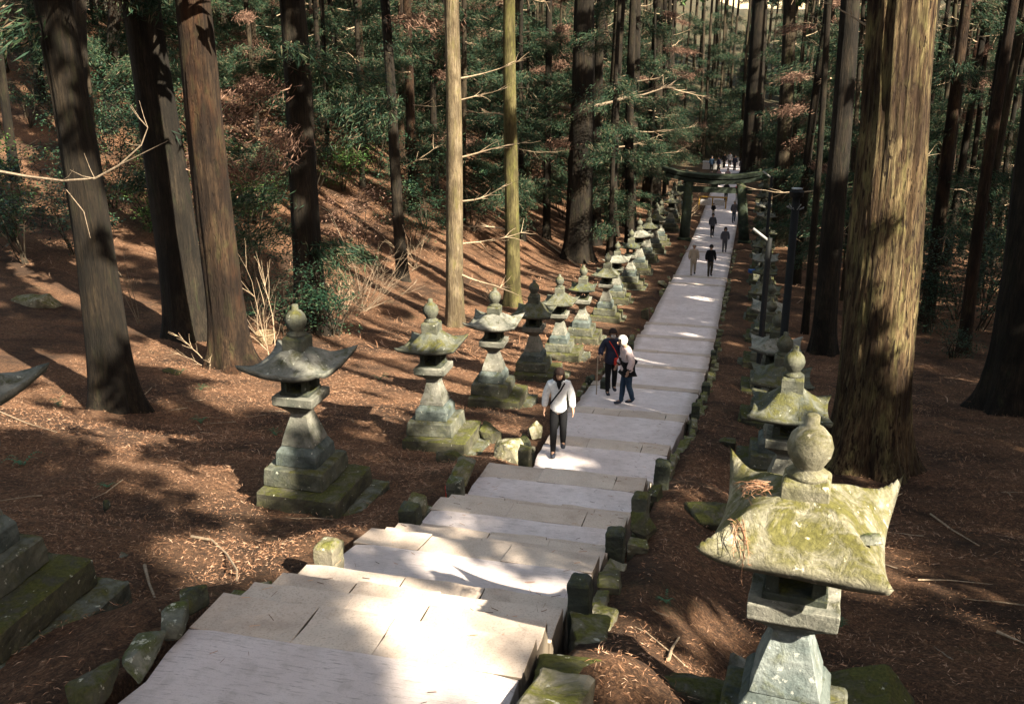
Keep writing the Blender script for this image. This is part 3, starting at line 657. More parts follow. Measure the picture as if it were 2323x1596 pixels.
# ------------------------------------------------------------------ trees
def trunk_mesh(b, top_dir, H, r0, mat, seg=20, rings=40, flare=.45, rough=.04, seed=0, hmax=None, name='trunk'):
    """b base at origin; top_dir: unit lean vector"""
    mb = MB(); vs = []; rs = random.Random(seed); rt = [rs.uniform(0,6.28) for _ in range(3)]
    zs = [-.5]+[H*((i/rings)**1.6) for i in range(rings+1)]
    zs = sorted(set([-.5,-.15,0,.12,.28,.5,.8]+[z for z in zs if z > 1.0]))
    for z in zs:
        r = r0*(1-.62*max(0,z)/H) + r0*flare*math.exp(-max(z,-.2)/.55)
        for j in range(seg):
            th = 2*PI*j/seg
            rr = r*(1+.20*math.exp(-max(z,0)/.8)*math.sin(5*th+rt[0])*flare*2 + rough*noise.noise(Vector((math.cos(th)*3,math.sin(th)*3,z*.35+seed)))*1.6
                 + rough*.9*noise.noise(Vector((math.cos(th)*9,math.sin(th)*9,z*.5+seed*2))) - (rough*.55*abs(noise.noise(Vector((math.cos(th)*26,math.sin(th)*26,z*.8+seed)))) if seg > 40 else 0))
            c = top_dir*(z/max(.2,top_dir.z))
            vs.append((c.x+rr*math.cos(th)+.06*math.sin(z*.35+rt[1]), c.y+rr*math.sin(th)+.06*math.sin(z*.3+rt[2]), z))
    n = len(zs); fs = [(i*seg+j, i*seg+(j+1)%seg, (i+1)*seg+(j+1)%seg, (i+1)*seg+j) for i in range(n-1) for j in range(seg)]
    mb.add(vs, fs); return mb.mesh(name, mat, True)

# light map: where sunlight reaches the ground, as the photograph shows it (gaps in the crowns follow it)
LIT = []       # polygons on the ground (X,Y) lists
def litpoly(pts):
    LIT.append([(at(*q).x, at(*q).y) for q in pts])
def shadow_on_ground(p):
    t = (p[2]-prof(p[1]))/SUN.z
    for _ in range(4):
        X = p[0]-SUN.x*t; Y = p[1]-SUN.y*t
        gz = ground0(X, Y) if abs(X) < 60 and -30 < Y < 200 else prof(Y)
        t += ((p[2]-SUN.z*t)-gz)/SUN.z*.8
    return p[0]-SUN.x*t, p[1]-SUN.y*t
DISC = []      # (X,Y,r) on the ground, from 3-D targets
def litpoint(p, r, yr=None):
    X, Y = shadow_on_ground(p); DISC.append((X, Y, r, yr or r))
def inside(poly, x, y):
    c = False; n = len(poly); j = n-1
    for i in range(n):
        xi, yi = poly[i]; xj, yj = poly[j]
        if (yi > y) != (yj > y) and x < (xj-xi)*(y-yi)/(yj-yi)+xi: c = not c
        j = i
    return c
litpoly([(690,1292),(880,1325),(960,1352),(1000,1395),(960,1440),(1165,1470),(1130,1530),(1190,1590),(1190,1650),(1040,1650),(960,1530),(860,1450),(780,1400),(840,1350),(700,1310)])
litpoly([(1000,1165),(1100,1185),(1190,1212),(1120,1205),(1010,1190)])
litpoly([(1250,1052),(1275,1028),(1330,1048),(1400,1078),(1320,1066)])
litpoly([(395,1240),(450,1222),(600,1215),(700,1240),(715,1290),(640,1320),(520,1330),(440,1300)])
litpoly([(440,1100),(480,1050),(560,1050),(580,1120),(520,1160),(450,1160)])
litpoly([(330,905),(480,880),(600,905),(560,935),(420,945)])
litpoly([(700,930),(800,880),(890,940),(860,960)])
litpoly([(1370,1400),(1440,1415),(1480,1450),(1420,1455)])
litpoly([(1520,1400),(1660,1385),(1700,1440),(1600,1480),(1540,1440)])
litpoly([(1510,1110),(1580,1130),(1560,1180),(1500,1150)])
litpoly([(80,1180),(180,1225),(240,1250),(150,1220)])
litpoly([(1140,960),(1235,900),(1250,990),(1190,1010),(1130,1040)])
litpoly([(1340,905),(1420,885),(1500,890),(1420,900)])
litpoly([(1550,672),(1620,680),(1600,690)]); litpoly([(1530,640),(1600,650),(1560,662)]); litpoly([(1560,700),(1590,702),(1575,712)])
litpoly([(1985,1030),(2060,1250),(2020,1400),(1960,1350)])
litpoint((R1.x-.12, R1.y-.1, R1.z+2.0), .55, .55); litpoint((R1.x, R1.y, R1.z+2.25), .14)
litpoint((R1.x, R1.y-.25, R1.z+1.42), .25)
litpoint((R1.x-.1, R1.y-.3, R1.z+1.1), .14); litpoint((R1.x+.1, R1.y-.3, R1.z+.9), .12)
tb = at(1970,1060)
for zz, r in ((-6.3,.25),(-5.5,.40),(-4.7,.6),(-3.9,.6),(-2.9,.5),(0.7,.3)):
    litpoint((tb.x+.35, tb.y-.5, zz), r, r*.85)
bb = at(1035,735)
for zz, r in ((-10,.5),(-8.4,.7),(-7.8,.7),(-5.4,.9),(-4.4,1.0),(-3.4,1.0),(-2.3,.9),(-1.2,.8),(.1,.8)): litpoint((bb.x+.25, bb.y-.3, zz), r)
b2 = at(1160,690)
for zz, r in ((-10.8,.6),(-9.8,.6),(-7.4,.9),(-6.4,1.0),(-5.8,.9),(-2.2,.7),(0,.9)): litpoint((b2.x+.2, b2.y-.3, zz), r)
bB = at(530,835)
for zz, r in ((-8.2,.35),(-6.8,.55),(-4.4,.5),(-3.9,.4)): litpoint((bB.x+.5, bB.y-.5, zz), r)
bA = at(265,930)
for zz, r in ((-5.6,.35),(-5.0,.3)): litpoint((bA.x+.4, bA.y-.3, zz), r)
bM_ = at(715,750)
for zz, r in ((-9.8,.7),(-8.8,.5),(-8,.5)): litpoint((bM_.x+.4, bM_.y-.3, zz), r)
for q, Y, hh, r in (((1116,652),20.4,2.0,.28),((1116,652),20.4,1.4,.3),((1116,652),20.4,.8,.3),((1212,634),24.6,2.2,.6),((1212,634),24.6,1.6,.5),((1212,634),24.6,1.1,.5),((1272,622),28.7,2.0,.4),((1322,600),32.2,2.2,.3),((668,690),11.3,1.9,.14)):
    p = atY(*q, Y); litpoint((p.x+.25, Y-.1, ground0(p.x,Y)+hh), r)
litpoint((2.95+.2,12.7,-4.7),.25); litpoint((-.25,21.3,-7.3),.28); litpoint((-.3,21.3,-6.95),.2); litpoint((-.95,22.6,-7.9),.16)
def nz(x, y, f, o=0): return noise.noise(Vector((x*f, y*f, o)))
def is_lit(X, Y, cr):
    for (a, b, r, r2) in DISC:
        dx = (X-a)/(r+cr*.7); dy = (Y-b)/(r2+cr*.7)
        if dx*dx+dy*dy < 1: return True
    for P_ in LIT:
        for ox, oy in ((0,0),(.16,0),(-.16,0),(0,.16),(0,-.16)):
            if inside(P_, X+ox, Y+oy): return True
    n = nz(X*.75, Y*1.5, .6, 4)+.6*nz(X*.8, Y*1.5, 1.7, 8)
    if X > 1.6: th = .80 if Y < 24 else .5 if Y < 45 else .25 if Y < 60 else .0
    elif X > -1.9: th = 9 if Y < 26 else .62 if Y < 48 else .3
    elif Y < 10: th = 9
    elif Y < 13: th = .62
    elif Y < 17: th = .25
    elif Y < 20: th = -.05
    else: th = -.42 if X > -13 else .12 if Y > 34 else .35
    if Y > 84: th = .1
    if Y > 55 and -1.9 > X: th = -.12
    return n > th-.45*cr
CL_T = [(Vector((1,0,0)),Vector((0,1,0))),(Vector((.6,0,.8)),Vector((0,1,0))),(Vector((1,0,0)),Vector((0,.5,.85)))]
def crown_mesh(base, lean, H, z0, rad, nclump, carve=True, seed=0, size=.5, mat='canopy', name='crown'):
    """leaf clumps through a tall conifer crown; base = world position (for the light gaps)"""
    rs = random.Random(seed); mb = MB()
    for i in range(nclump):
        t = rs.random()**.9; z = z0+(H-z0)*t; rr = rad*(1-.75*t)*math.sqrt(rs.random())*rs.uniform(.75,1.1)
        th = rs.uniform(0,2*PI)
        lx = lean.x*z/lean.z; ly = lean.y*z/lean.z
        p = Vector((lx+rr*math.cos(th), ly+rr*math.sin(th), z-rr*.25)); s = size*rs.uniform(.6,1.3)
        if carve:
            X, Y = shadow_on_ground((base[0]+p.x, base[1]+p.y, base[2]+p.z))
            if is_lit(X, Y, s): continue
        q = Quaternion((rs.uniform(-1,1),rs.uniform(-1,1),rs.uniform(-1,1),rs.uniform(-1,1))).normalized()
        for _ in range(7):
            d = (q@Vector((rs.uniform(-1,1),rs.uniform(-1,1),rs.uniform(-.5,.5)))).normalized(); e = d.cross(Vector((rs.uniform(-1,1),rs.uniform(-1,1),rs.uniform(-1,1)))).normalized()
            c = p+Vector((rs.uniform(-1,1),rs.uniform(-1,1),rs.uniform(-1,1)))*s*.45; l = s*rs.uniform(.5,.95); w_ = s*rs.uniform(.16,.3)
            mb.add([c-d*l, c+e*w_-d*l*.2, c+d*l, c-e*w_+d*l*.1], [(0,1,2,3)])
    return mb.mesh(name, M[mat])
def bough(mb, o, az, L, droop, rs, dens=1.0, leaf=.10, mbt=None, wood=.02):
    """one bough: a curved limb carrying hanging sprays"""
    p = Vector(o); pts = [p.copy()]; d = Vector((math.cos(az), math.sin(az), rs.uniform(.0,.25)))
    for k in range(7):
        d = (d+Vector((rs.uniform(-.12,.12),rs.uniform(-.12,.12),-droop*.12))).normalized(); p = p+d*(L/7); pts.append(p.copy())
    (mbt or mb).tube(pts, [wood*(1-.12*i) for i in range(8)], 5)
    n = int(110*L*dens)
    for i in range(n):
        t = rs.uniform(.2,1)*7; k = min(6,int(t)); c = pts[k].lerp(pts[k+1], t-k)
        off = Vector((rs.gauss(0,1),rs.gauss(0,1),rs.gauss(-.25,.5)))*(L*.13)
        c = c+off; ad = Vector((math.cos(az),math.sin(az),0)); a = (ad*rs.uniform(.2,1)+Vector((rs.uniform(-.7,.7),rs.uniform(-.7,.7),rs.uniform(-1.0,.1)))).normalized()*leaf*rs.uniform(.7,1.9)
        b = a.cross(Vector((rs.uniform(-1,1),rs.uniform(-1,1),rs.uniform(-1,1)))).normalized()*leaf*.13
        mb.add([c-a*.5, c+b, c+a, c-b], [(0,1,2,3)])
def dead_branch(mb, o, az, L, rise, r, rs, twigs=6, curl=.1):
    p = Vector(o); d = Vector((math.cos(az), math.sin(az), rise)).normalized(); pts = [p.copy()]
    for k in range(8):
        d = (d+Vector((rs.uniform(-curl,curl),rs.uniform(-curl,curl),rs.uniform(-curl,curl)+.02))).normalized(); p = p+d*(L/8); pts.append(p.copy())
    mb.tube(pts, [r*(1-.11*i) for i in range(9)], 6)
    for i in range(twigs):
        k = rs.randint(2,7); q = pts[k]; dd = (pts[k]-pts[k-1]).normalized()
        e = (dd+Vector((rs.uniform(-1,1),rs.uniform(-1,1),rs.uniform(-.6,.8)))*.9).normalized(); l = L*rs.uniform(.15,.35); pp = [q]
        for _ in range(4): e = (e+Vector((rs.uniform(-.2,.2),rs.uniform(-.2,.2),rs.uniform(-.2,.2)))).normalized(); pp.append(pp[-1]+e*l/4)
        mb.tube(pp, [r*.45,r*.36,r*.28,r*.2,r*.12], 4)
NCAN = 850
def big_tree(base_px, top_px, wpx, mat, label, seed, H=24, flare=.4, seg=28, rings=50, rough=.05, crown=True, branches=(), boughs=0, name='cedar_tree', Y=None, group=None, wood='deadwood', bz=(3,9)):
    p = at(*base_px) if Y is None else None
    if Y is not None: p = atY(base_px[0], base_px[1], Y); p.z = ground0(p.x, Y)
    t = atY(*top_px, p.y); lean = (t-p).normalized()
    if lean.z < .9: lean = Vector((0,0,1))
    d = pix(p)[2]; r0 = wpx*d/F/2*1.02
    o = thing(name, label, 'tree', p, 0, group)
    link('trunk', trunk_mesh(p, lean, H, r0, M[mat], seg, rings, flare, rough, seed), o)
    if crown: link('crown', crown_mesh(p, lean, max(H+1.5, 9-p.z), max(9.5, 1.0-p.z+.012*p.y), 3.4, NCAN, True, seed), o)
    rs = random.Random(seed)
    for (hz, az, L, rise, r) in branches:
        mb = MB(); dead_branch(mb, lean*(hz/lean.z)+Vector((math.cos(az),math.sin(az),0))*r0*.8, az, L, rise, r, rs); mb.obj('branch', M[wood], o)
    for k in range(boughs):
        mb = MB(); mt = MB(); hz = rs.uniform(*bz); az = rs.uniform(0,2*PI)
        bough(mb, lean*(hz/lean.z), az, rs.uniform(1.6,3.0), rs.uniform(.5,1.2), rs, 2.2, .13, mt)
        fo = mt.obj('bough', M['stem'], o); mb.obj('spray', M['needle'] if rs.random() < .7 else M['leaf_brown'], fo)
    return o, p, lean
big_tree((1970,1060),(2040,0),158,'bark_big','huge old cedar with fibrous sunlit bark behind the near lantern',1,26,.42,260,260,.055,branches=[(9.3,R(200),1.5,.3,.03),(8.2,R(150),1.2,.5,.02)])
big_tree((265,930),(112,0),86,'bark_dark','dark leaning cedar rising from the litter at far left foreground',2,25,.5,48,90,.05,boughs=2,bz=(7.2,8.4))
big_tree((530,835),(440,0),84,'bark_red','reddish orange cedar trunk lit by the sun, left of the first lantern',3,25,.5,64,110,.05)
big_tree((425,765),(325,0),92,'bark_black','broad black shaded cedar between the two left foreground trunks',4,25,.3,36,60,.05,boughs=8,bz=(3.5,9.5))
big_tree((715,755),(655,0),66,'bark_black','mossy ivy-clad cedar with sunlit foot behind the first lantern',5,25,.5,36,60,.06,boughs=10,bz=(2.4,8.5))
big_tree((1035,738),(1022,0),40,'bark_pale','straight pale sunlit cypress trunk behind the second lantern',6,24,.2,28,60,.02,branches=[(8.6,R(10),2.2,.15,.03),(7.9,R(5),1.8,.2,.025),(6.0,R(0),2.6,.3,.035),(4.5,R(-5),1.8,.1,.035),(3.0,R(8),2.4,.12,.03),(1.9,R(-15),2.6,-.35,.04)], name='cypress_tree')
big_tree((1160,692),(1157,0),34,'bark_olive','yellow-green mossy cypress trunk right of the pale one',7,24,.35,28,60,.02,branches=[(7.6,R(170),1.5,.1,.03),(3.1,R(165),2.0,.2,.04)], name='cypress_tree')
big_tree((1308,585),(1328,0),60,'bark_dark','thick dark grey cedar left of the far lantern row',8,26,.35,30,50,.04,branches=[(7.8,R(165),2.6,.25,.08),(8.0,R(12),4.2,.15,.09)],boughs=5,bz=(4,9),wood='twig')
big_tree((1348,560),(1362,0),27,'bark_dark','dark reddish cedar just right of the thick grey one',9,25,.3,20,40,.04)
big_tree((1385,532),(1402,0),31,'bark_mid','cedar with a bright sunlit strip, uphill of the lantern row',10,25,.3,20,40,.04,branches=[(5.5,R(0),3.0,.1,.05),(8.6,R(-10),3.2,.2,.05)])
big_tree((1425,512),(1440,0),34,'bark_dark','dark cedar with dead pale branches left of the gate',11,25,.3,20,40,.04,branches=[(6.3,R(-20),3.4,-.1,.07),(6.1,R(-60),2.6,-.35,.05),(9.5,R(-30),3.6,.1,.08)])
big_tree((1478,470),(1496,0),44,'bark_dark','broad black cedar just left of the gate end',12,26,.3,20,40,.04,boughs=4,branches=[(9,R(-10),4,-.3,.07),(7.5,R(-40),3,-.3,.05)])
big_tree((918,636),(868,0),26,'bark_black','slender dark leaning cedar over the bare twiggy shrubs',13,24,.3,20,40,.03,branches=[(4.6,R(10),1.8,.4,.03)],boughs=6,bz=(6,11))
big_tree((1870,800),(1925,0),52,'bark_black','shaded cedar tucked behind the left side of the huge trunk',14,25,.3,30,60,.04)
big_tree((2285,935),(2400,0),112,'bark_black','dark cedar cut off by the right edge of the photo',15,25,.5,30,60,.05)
big_tree((1705,388),(1722,0),46,'bark_dark','giant cedar standing beyond the gate with a lit right flank',16,30,.35,20,40,.03,Y=97)
big_tree((232,760),(175,0),34,'bark_black','thin cedar seen between the two left foreground trunks',17,24,.3,20,40,.03,Y=38)
big_tree((1768,560),(1790,0),38,'bark_mid','slim cedar right behind the tube lamp post',18,25,.3,20,40,.03,Y=62)
big_tree((300,700),(262,0),30,'bark_black','yellowish slim cedar behind the broad black one',19,24,.3,20,40,.03,Y=44)

# ordinary forest trees: a few meshes, copied
TR = []
for k in range(6):
    rs = random.Random(100+k); H = rs.uniform(23,27)
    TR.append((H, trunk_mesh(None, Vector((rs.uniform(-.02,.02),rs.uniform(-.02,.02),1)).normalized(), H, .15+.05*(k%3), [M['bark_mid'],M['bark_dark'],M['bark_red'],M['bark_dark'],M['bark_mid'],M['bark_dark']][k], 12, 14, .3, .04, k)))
BG = []
for k in range(7):         # loose boughs on low trunks, seen between the stems
    rs = random.Random(200+k); mb = MB(); mt = MB()
    for _ in range(7): bough(mb, (0,0,rs.uniform(2.5,15)), rs.uniform(0,2*PI), rs.uniform(1.4,2.8), rs.uniform(.4,1.4), rs, 2.6, .12, mt, .025)
    BG.append((mt.mesh('bough', M['stem']), mb.mesh('spray', M['leaf_brown'] if k in (2,) else M['needle'])))
DB = []
for k in range(4):
    rs = random.Random(300+k); mb = MB()
    for _ in range(9): dead_branch(mb, (0,0,rs.uniform(3,15)), rs.uniform(0,2*PI), rs.uniform(1.2,2.8), rs.uniform(-.2,.3), .03, rs, 5, .15)
    DB.append(mb.mesh('dead_limbs', M['deadwood']))
placed = [at(*q) for q in ((1970,1060),(265,930),(530,835),(425,760),(715,750),(1035,735),(1160,690),(1308,585),(1385,530),(918,635),(1870,800),(2285,935))]
random.seed(77); pts = []
def try_add(X, Y, dmin):
    for a, b in pts:
        if (a-X)**2+(b-Y)**2 < dmin*dmin: return False
    for p in placed:
        if (p.x-X)**2+(p.y-Y)**2 < 7: return False
    pts.append((X,Y)); return True
clear = [at(*q) for q in ((1035,735),(1160,690),(530,835),(265,930),(1310,585),(918,636),(715,750))]
for _ in range(16000):
    X = uni(-62,48); Y = uni(-12,150)
    if -4.6 < X < 4.4 and Y < 105: continue
    if X < -10-.2*Y and Y < 6: continue
    vis = inview(X, Y, None, 60)
    px, py, d = pix((X, Y, ground0(X,Y))) if Y > .5 else (0,0,0)
    if vis and Y < 34: continue
    if vis and X < 0 and Y < 48 and X > -26: continue
    # keep sight lines to the foreground trunks free of nearer stems
    ang = (X-CX)/max(Y,.1)
    if vis and any(Y < c.y+1 and abs(ang-(c.x-CX)/c.y) < .03 for c in clear): continue
    if not vis and Y > 1:
        ux, uy, ud = pix((X, Y, ground0(X,Y)+6))
        if -80 < ux < PW+80 and ud > 0 and Y < 34: continue
    dmin = 3.9 if not vis else 3.1 if Y < 60 else 2.9 if Y < 92 else 3.6
    if X > 9 and Y > 30 and vis: dmin *= .8
    try_add(X, Y, dmin)
def tree_label(X, Y, px):
    if not inview(X, Y, None, 10) and not inview(X, Y, -1.0, 10): return 'tall cedar of the shading stand outside the view', 'cedars outside the view'
    if Y > 112: return 'tiny far cedar stem on the wooded rise behind the gate', 'far cedar stems on the rise behind the gate'
    if px < 700: z_ = 'upper left, beyond the dark foreground trunks'
    elif px < 1020: z_ = 'wooded slope left of the pale straight trunk'
    elif px < 1300: z_ = 'slope behind the pale and the olive trunks'
    elif px < 1560: z_ = 'stand behind the dead pale branches left of the gate'
    elif px < 1900: z_ = 'dark stand behind and right of the gate'
    else: z_ = 'dense stand at upper right beyond the huge trunk'
    return 'slim cedar stem of the '+z_, 'cedar stems of the '+z_
cnt = 0; off = 0; drops = 0
SH_D = Vector((-SUN.x, -SUN.y)).normalized(); SH_P = Vector((-SH_D.y, SH_D.x))
TGT = [(x, y, .15) for P_ in LIT for x, y in P_+[(sum(a[0] for a in P_)/len(P_), sum(a[1] for a in P_)/len(P_))] if y < 19] + [(a, b, r*.5+.15) for a, b, r, r2 in DISC if b < 24 and r > .25]
def trunk_free(X, Y):
    for (a, b, r) in TGT:
        v = Vector((a-X, b-Y)); t = v.dot(SH_D)
        if 0 < t < 48 and abs(v.dot(SH_P)) < r+.12: return False
    return True
mass_t = MB(); mass_c = MB(); far_t = MB(); far_c = MB()
for i, (X, Y) in enumerate(pts):
    rs = random.Random(i); k = rs.randrange(6); H, tm = TR[k]
    if X > 1 and Y < 34 and not trunk_free(X, Y):
        for q in range(1, 30):
            o_ = SH_P*(.22*q*(1 if q%2 else -1)); 
            if trunk_free(X+o_.x, Y+o_.y) and not (-4 < X+o_.x < 4) and not inview(X+o_.x, Y+o_.y, None, 60): X += o_.x; Y += o_.y; break
        else:
            drops += 1; continue
    z = ground0(X, Y)-.1
    px = pix((X, Y, z))[0] if Y > 1 else -1; vis = Y > 1 and any(inview(X, Y, zz, 25) for zz in (z, (z-1)/2, -1.2))
    s = rs.uniform(.75,1.1) if Y > 60 else rs.uniform(.8,1.2)
    sx, sy = shadow_on_ground((X, Y, z+15))
    useful = -24 < sx < 14 and 1 < sy < 75
    if not vis and not useful and not (-8 < sy < 90 and -40 < sx < 22): continue
    c0 = max(8.5, min(16, 1.2-z+.012*Y)) if Y > 20 else 8.5
    cm = crown_mesh((X,Y,z), Vector((0,0,1)), max(H+1, c0+8), c0, 3.1, NCAN if (useful and Y < 50) else 330, True, i, .42 if (useful and Y < 50) else .62)
    if not vis or Y > 92:                       # out of view, or too far to count
        off += 1; T_, C_ = (far_t, far_c) if vis else (mass_t, mass_c)
        a_ = rs.uniform(0,6.28)
        T_.add([(X+v.co.x*s*math.cos(a_)-v.co.y*s*math.sin(a_), Y+v.co.x*s*math.sin(a_)+v.co.y*s*math.cos(a_), z+v.co.z) for v in tm.vertices], [tuple(p.vertices) for p in tm.polygons])
        C_.add([(v.co.x+X, v.co.y+Y, v.co.z+z) for v in cm.vertices], [tuple(p.vertices) for p in cm.polygons])
        if vis:
            b_ = BG[rs.randrange(7)][1]
            far_c.add([(v.co.x*1.2+X, v.co.y*1.2+Y, v.co.z+z) for v in b_.vertices], [tuple(p.vertices) for p in b_.polygons])
        bpy.data.meshes.remove(cm); continue
    lab, grp = tree_label(X, Y, px)
    o = thing('cedar_tree', lab, 'tree', (X, Y, z), 0, grp)
    t = link('trunk', tm, o); t.rotation_euler = (R(rs.uniform(-1.5,1.5)), R(rs.uniform(-1.5,1.5)), rs.uniform(0,6.28)); t.scale = (s,s,1)
    link('crown', cm, o)
    if Y > 40:
        for q in range((1 if rs.random() < .6 else 0) if X > 9 else 4 if px < 720 else 2 if Y < 55 else 3):
            a, b = rs.choice(BG); bo = link('bough', a, o); bo.rotation_euler = (0,0,rs.uniform(0,6.28)); bo.scale = (1,1,rs.uniform(.8,1.1)); link('spray', b, bo)
    if rs.random() < .5:
        db = link('dead_limbs', rs.choice(DB), o); db.rotation_euler = (0,0,rs.uniform(0,6.28))
    cnt += 1
for nm, T_, C_, lb in (('surrounding_wood', mass_t, mass_c, 'tall cedar wood around the view, shading the stairway'), ('far_wood', far_t, far_c, 'far wooded rise of slim stems and dark foliage behind the gate')):
    o = thing(nm, lb, 'wood'); o['kind'] = 'stuff'
    x = T_.obj('trunks', M['bark_dark'] if T_ is mass_t else M['bark_mid'], o, True); x['kind'] = 'stuff'; x = C_.obj('foliage', M['canopy'] if T_ is mass_t else M['needle'], o); x['kind'] = 'stuff'
print('off/far trees', off, 'dropped', drops)
print('forest trees', cnt)

# ------------------------------------------------------------------ shrubs
def shrub_meshes(seed, h, rad, mat, n, leaf, stems=7, dense=False):
    rs = random.Random(seed); mt = MB(); mf = MB(); ends = []
    for _ in range(stems):
        a = rs.uniform(0,6.28); p = Vector((rs.uniform(-.1,.1),rs.uniform(-.1,.1),-.1)); d = Vector((math.cos(a)*.35,math.sin(a)*.35,1)).normalized(); pp = [p]
        for k in range(7): d = (d+Vector((rs.uniform(-.25,.25),rs.uniform(-.25,.25),rs.uniform(-.1,.15)))).normalized(); pp.append(pp[-1]+d*h*.14); 
        mt.tube(pp, [.022*(1-.12*i) for i in range(8)], 5); ends += pp[3:]
        for _ in range(4):
            q = pp[rs.randint(3,7)]; e = Vector((rs.uniform(-1,1),rs.uniform(-1,1),rs.uniform(-.1,.7))).normalized(); qq = [q, q+e*rad*.3, q+e*rad*.55+Vector((0,0,-.03))]
            mt.tube(qq, [.01,.007,.004], 4); ends += qq[1:]
    tot = 0
    cl = [(rs.choice(ends)+Vector((rs.gauss(0,.22),rs.gauss(0,.22),rs.gauss(0,.16)))*rad, rs.uniform(.10,.24)*rad) for _ in range(42)]
    while tot < n:
        c, r = rs.choice(cl); p = c+Vector((rs.gauss(0,1),rs.gauss(0,1),rs.gauss(0,.45)))*r
        a = Vector((rs.uniform(-1,1),rs.uniform(-1,1),rs.uniform(-.6,.35))).normalized()*leaf*rs.uniform(.4,1.3); b = a.cross(Vector((rs.uniform(-.6,.6),rs.uniform(-.6,.6),1))).normalized()*leaf*.2
        mf.add([p, p+a*.5+b, p+a, p+a*.5-b], [(0,1,2,3)]); tot += 1
    return mt.mesh('stems', M['stem']), mf.mesh('foliage', M[mat])
SH = [shrub_meshes(1,2.4,1.5,'leaf_teal',2600,.12), shrub_meshes(2,3.2,1.7,'leaf_teal',3200,.13), shrub_meshes(3,1.6,1.2,'leaf_green',1700,.11),
      shrub_meshes(4,3.4,1.8,'needle',3800,.13), shrub_meshes(5,2.6,1.6,'leaf_brown',2200,.12), shrub_meshes(6,1.0,.8,'leaf_teal',900,.09)]
def shrub(X, Y, k, s, label, group=None, zoff=0):
    o = thing('shrub', label, 'shrub', (X, Y, ground0(X,Y)+zoff), uni(0,6.28), group, s)
    link('stems', SH[k][0], o); link('foliage', SH[k][1], o)
random.seed(55)
named = [((250,420),1,1.4,'teal bush between the two leaning left trunks',36),((370,380),3,1.3,'dark bush seen between the left foreground trunks',40),((150,330),3,1.6,'dark bush high on the left behind the leaning trunk',48),((300,250),1,1.5,'leafy bush high between the left trunks',50),((60,600),1,1.15,'teal leafy shrub at the far left edge'),((30,520),2,1.2,'light green leafed shrub at the left edge above the sunlit ground',30),((170,560),0,1.2,'dark shrub between the left edge and the leaning trunk',30),
 ((640,620),0,1.0,'shrub of dark glossy leaves around the ivy-clad trunk',26),((740,640),5,1.6,'low dark leafy shrub at right of the ivy-clad trunk',27),((560,560),1,1.0,'loose tall shrub between the orange and ivy-clad trunks',31),
 ((960,430),1,1.3,'blue-green shrub left of the pale straight trunk',47),((1075,400),0,1.3,'teal shrub between the pale and olive trunks',50),((940,520),0,1.1,'low teal shrub at the foot of the slope left of the pale trunk',43),
 ((1130,330),3,1.4,'dark conifer-like shrub behind the olive trunk',60),((850,330),3,1.2,'dark green bushy shrub on the slope at upper centre left',52),((700,250),3,1.4,'deep green thicket bush above the bare twigs',45),
 ((760,190),2,1.8,'light green sunlit bush near the top left of centre',60),((480,330),4,1.2,'brown withered bush left of the ivy-clad trunk',36),((800,480),4,1.1,'brown withered bush among the bare twigs',38)]
for t in named:
    q, k, s, lab = t[:4]; Y = t[4] if len(t) > 4 else None
    p = at(*q) if Y is None else atY(*q, Y); shrub(p.x, p.y, k, s, lab)
for i in range(210):
    Y = random.choice([uni(32,75), uni(50,115), uni(60,120), uni(98,125)]); side = -1 if random.random() < .62 else 1
    X = uni(-16,16) if Y > 106 else -uni(9.5 if Y > 60 else 17, 15+Y*.42) if side < 0 else uni(5.5 if Y > 70 else 9, 8+Y*.28)
    if not inview(X, Y, None, 60): continue
    k = random.choice([0,1,3,2,0,1,4,2,4] if side < 0 else [0,1,3,3,0,5]); px = pix((X,Y,ground0(X,Y)))[0]
    col_ = ['teal leafy','teal leafy','light green','dark conifer-like','brown withered','low teal'][k]
    zn = 'beyond the left foreground trunks' if px < 700 else 'on the slope left of the pale trunk' if px < 1020 else 'on the slope behind the pale and olive trunks' if px < 1300 else 'in the stand left of the gate' if px < 1560 else 'behind the gate' if px < 1900 else 'in the dense stand at right'
    shrub(X, Y, k, uni(.9,1.6), col_+' undergrowth bush '+zn, col_+' undergrowth '+zn)

# bare twiggy shrubs
def bare_shrub(px, py, h, n, label, seed, spread=.8, mat='deadwood', Y=None, r=.016):
    p = at(px, py) if Y is None else atY(px, py, Y); rs = random.Random(seed); mb = MB()
    for _ in range(n):
        a = rs.uniform(0,6.28); dead_branch(mb, (rs.uniform(-.1,.1),rs.uniform(-.1,.1),-.05), a, h*rs.uniform(.6,1.1), rs.uniform(.5,2.2)/spread, r*rs.uniform(.6,1.2), rs, 9, .16)
    o = thing('bare_shrub', label, 'bare shrub', (p.x, p.y, ground0(p.x,p.y))); mb.obj('twigs', M[mat], o); return o
bare_shrub(820,640,3.6,26,'large tangle of bare twigs right of the ivy-clad trunk',1,1.6,'twig',Y=32,r=.012)
bare_shrub(760,600,3.2,20,'pale bare twigs spreading in front of the slender dark cedar',2,1.3,Y=29)
bare_shrub(1115,640,1.3,14,'small bare fan-shaped shrub left of the olive trunk',3,.9,Y=38,r=.014)
bare_shrub(580,700,3.4,7,'pair of thin saplings right of the orange trunk',4,.4,'twig',Y=25,r=.013)
bare_shrub(470,830,1.2,7,'short pale dead twigs at the foot of the orange trunk',5,1.2,r=.012)
bare_shrub(940,610,1.6,10,'low bare twigs at the foot of the slender dark cedar',6,1.6,r=.012)
bare_shrub(1560,300,3.0,16,'pale bare thicket behind the gate lintel',7,1.5,Y=72,r=.03)
bare_shrub(650,560,3.4,12,'dark tangled thicket around the ivy-clad trunk',8,1.2,'stem',Y=28)
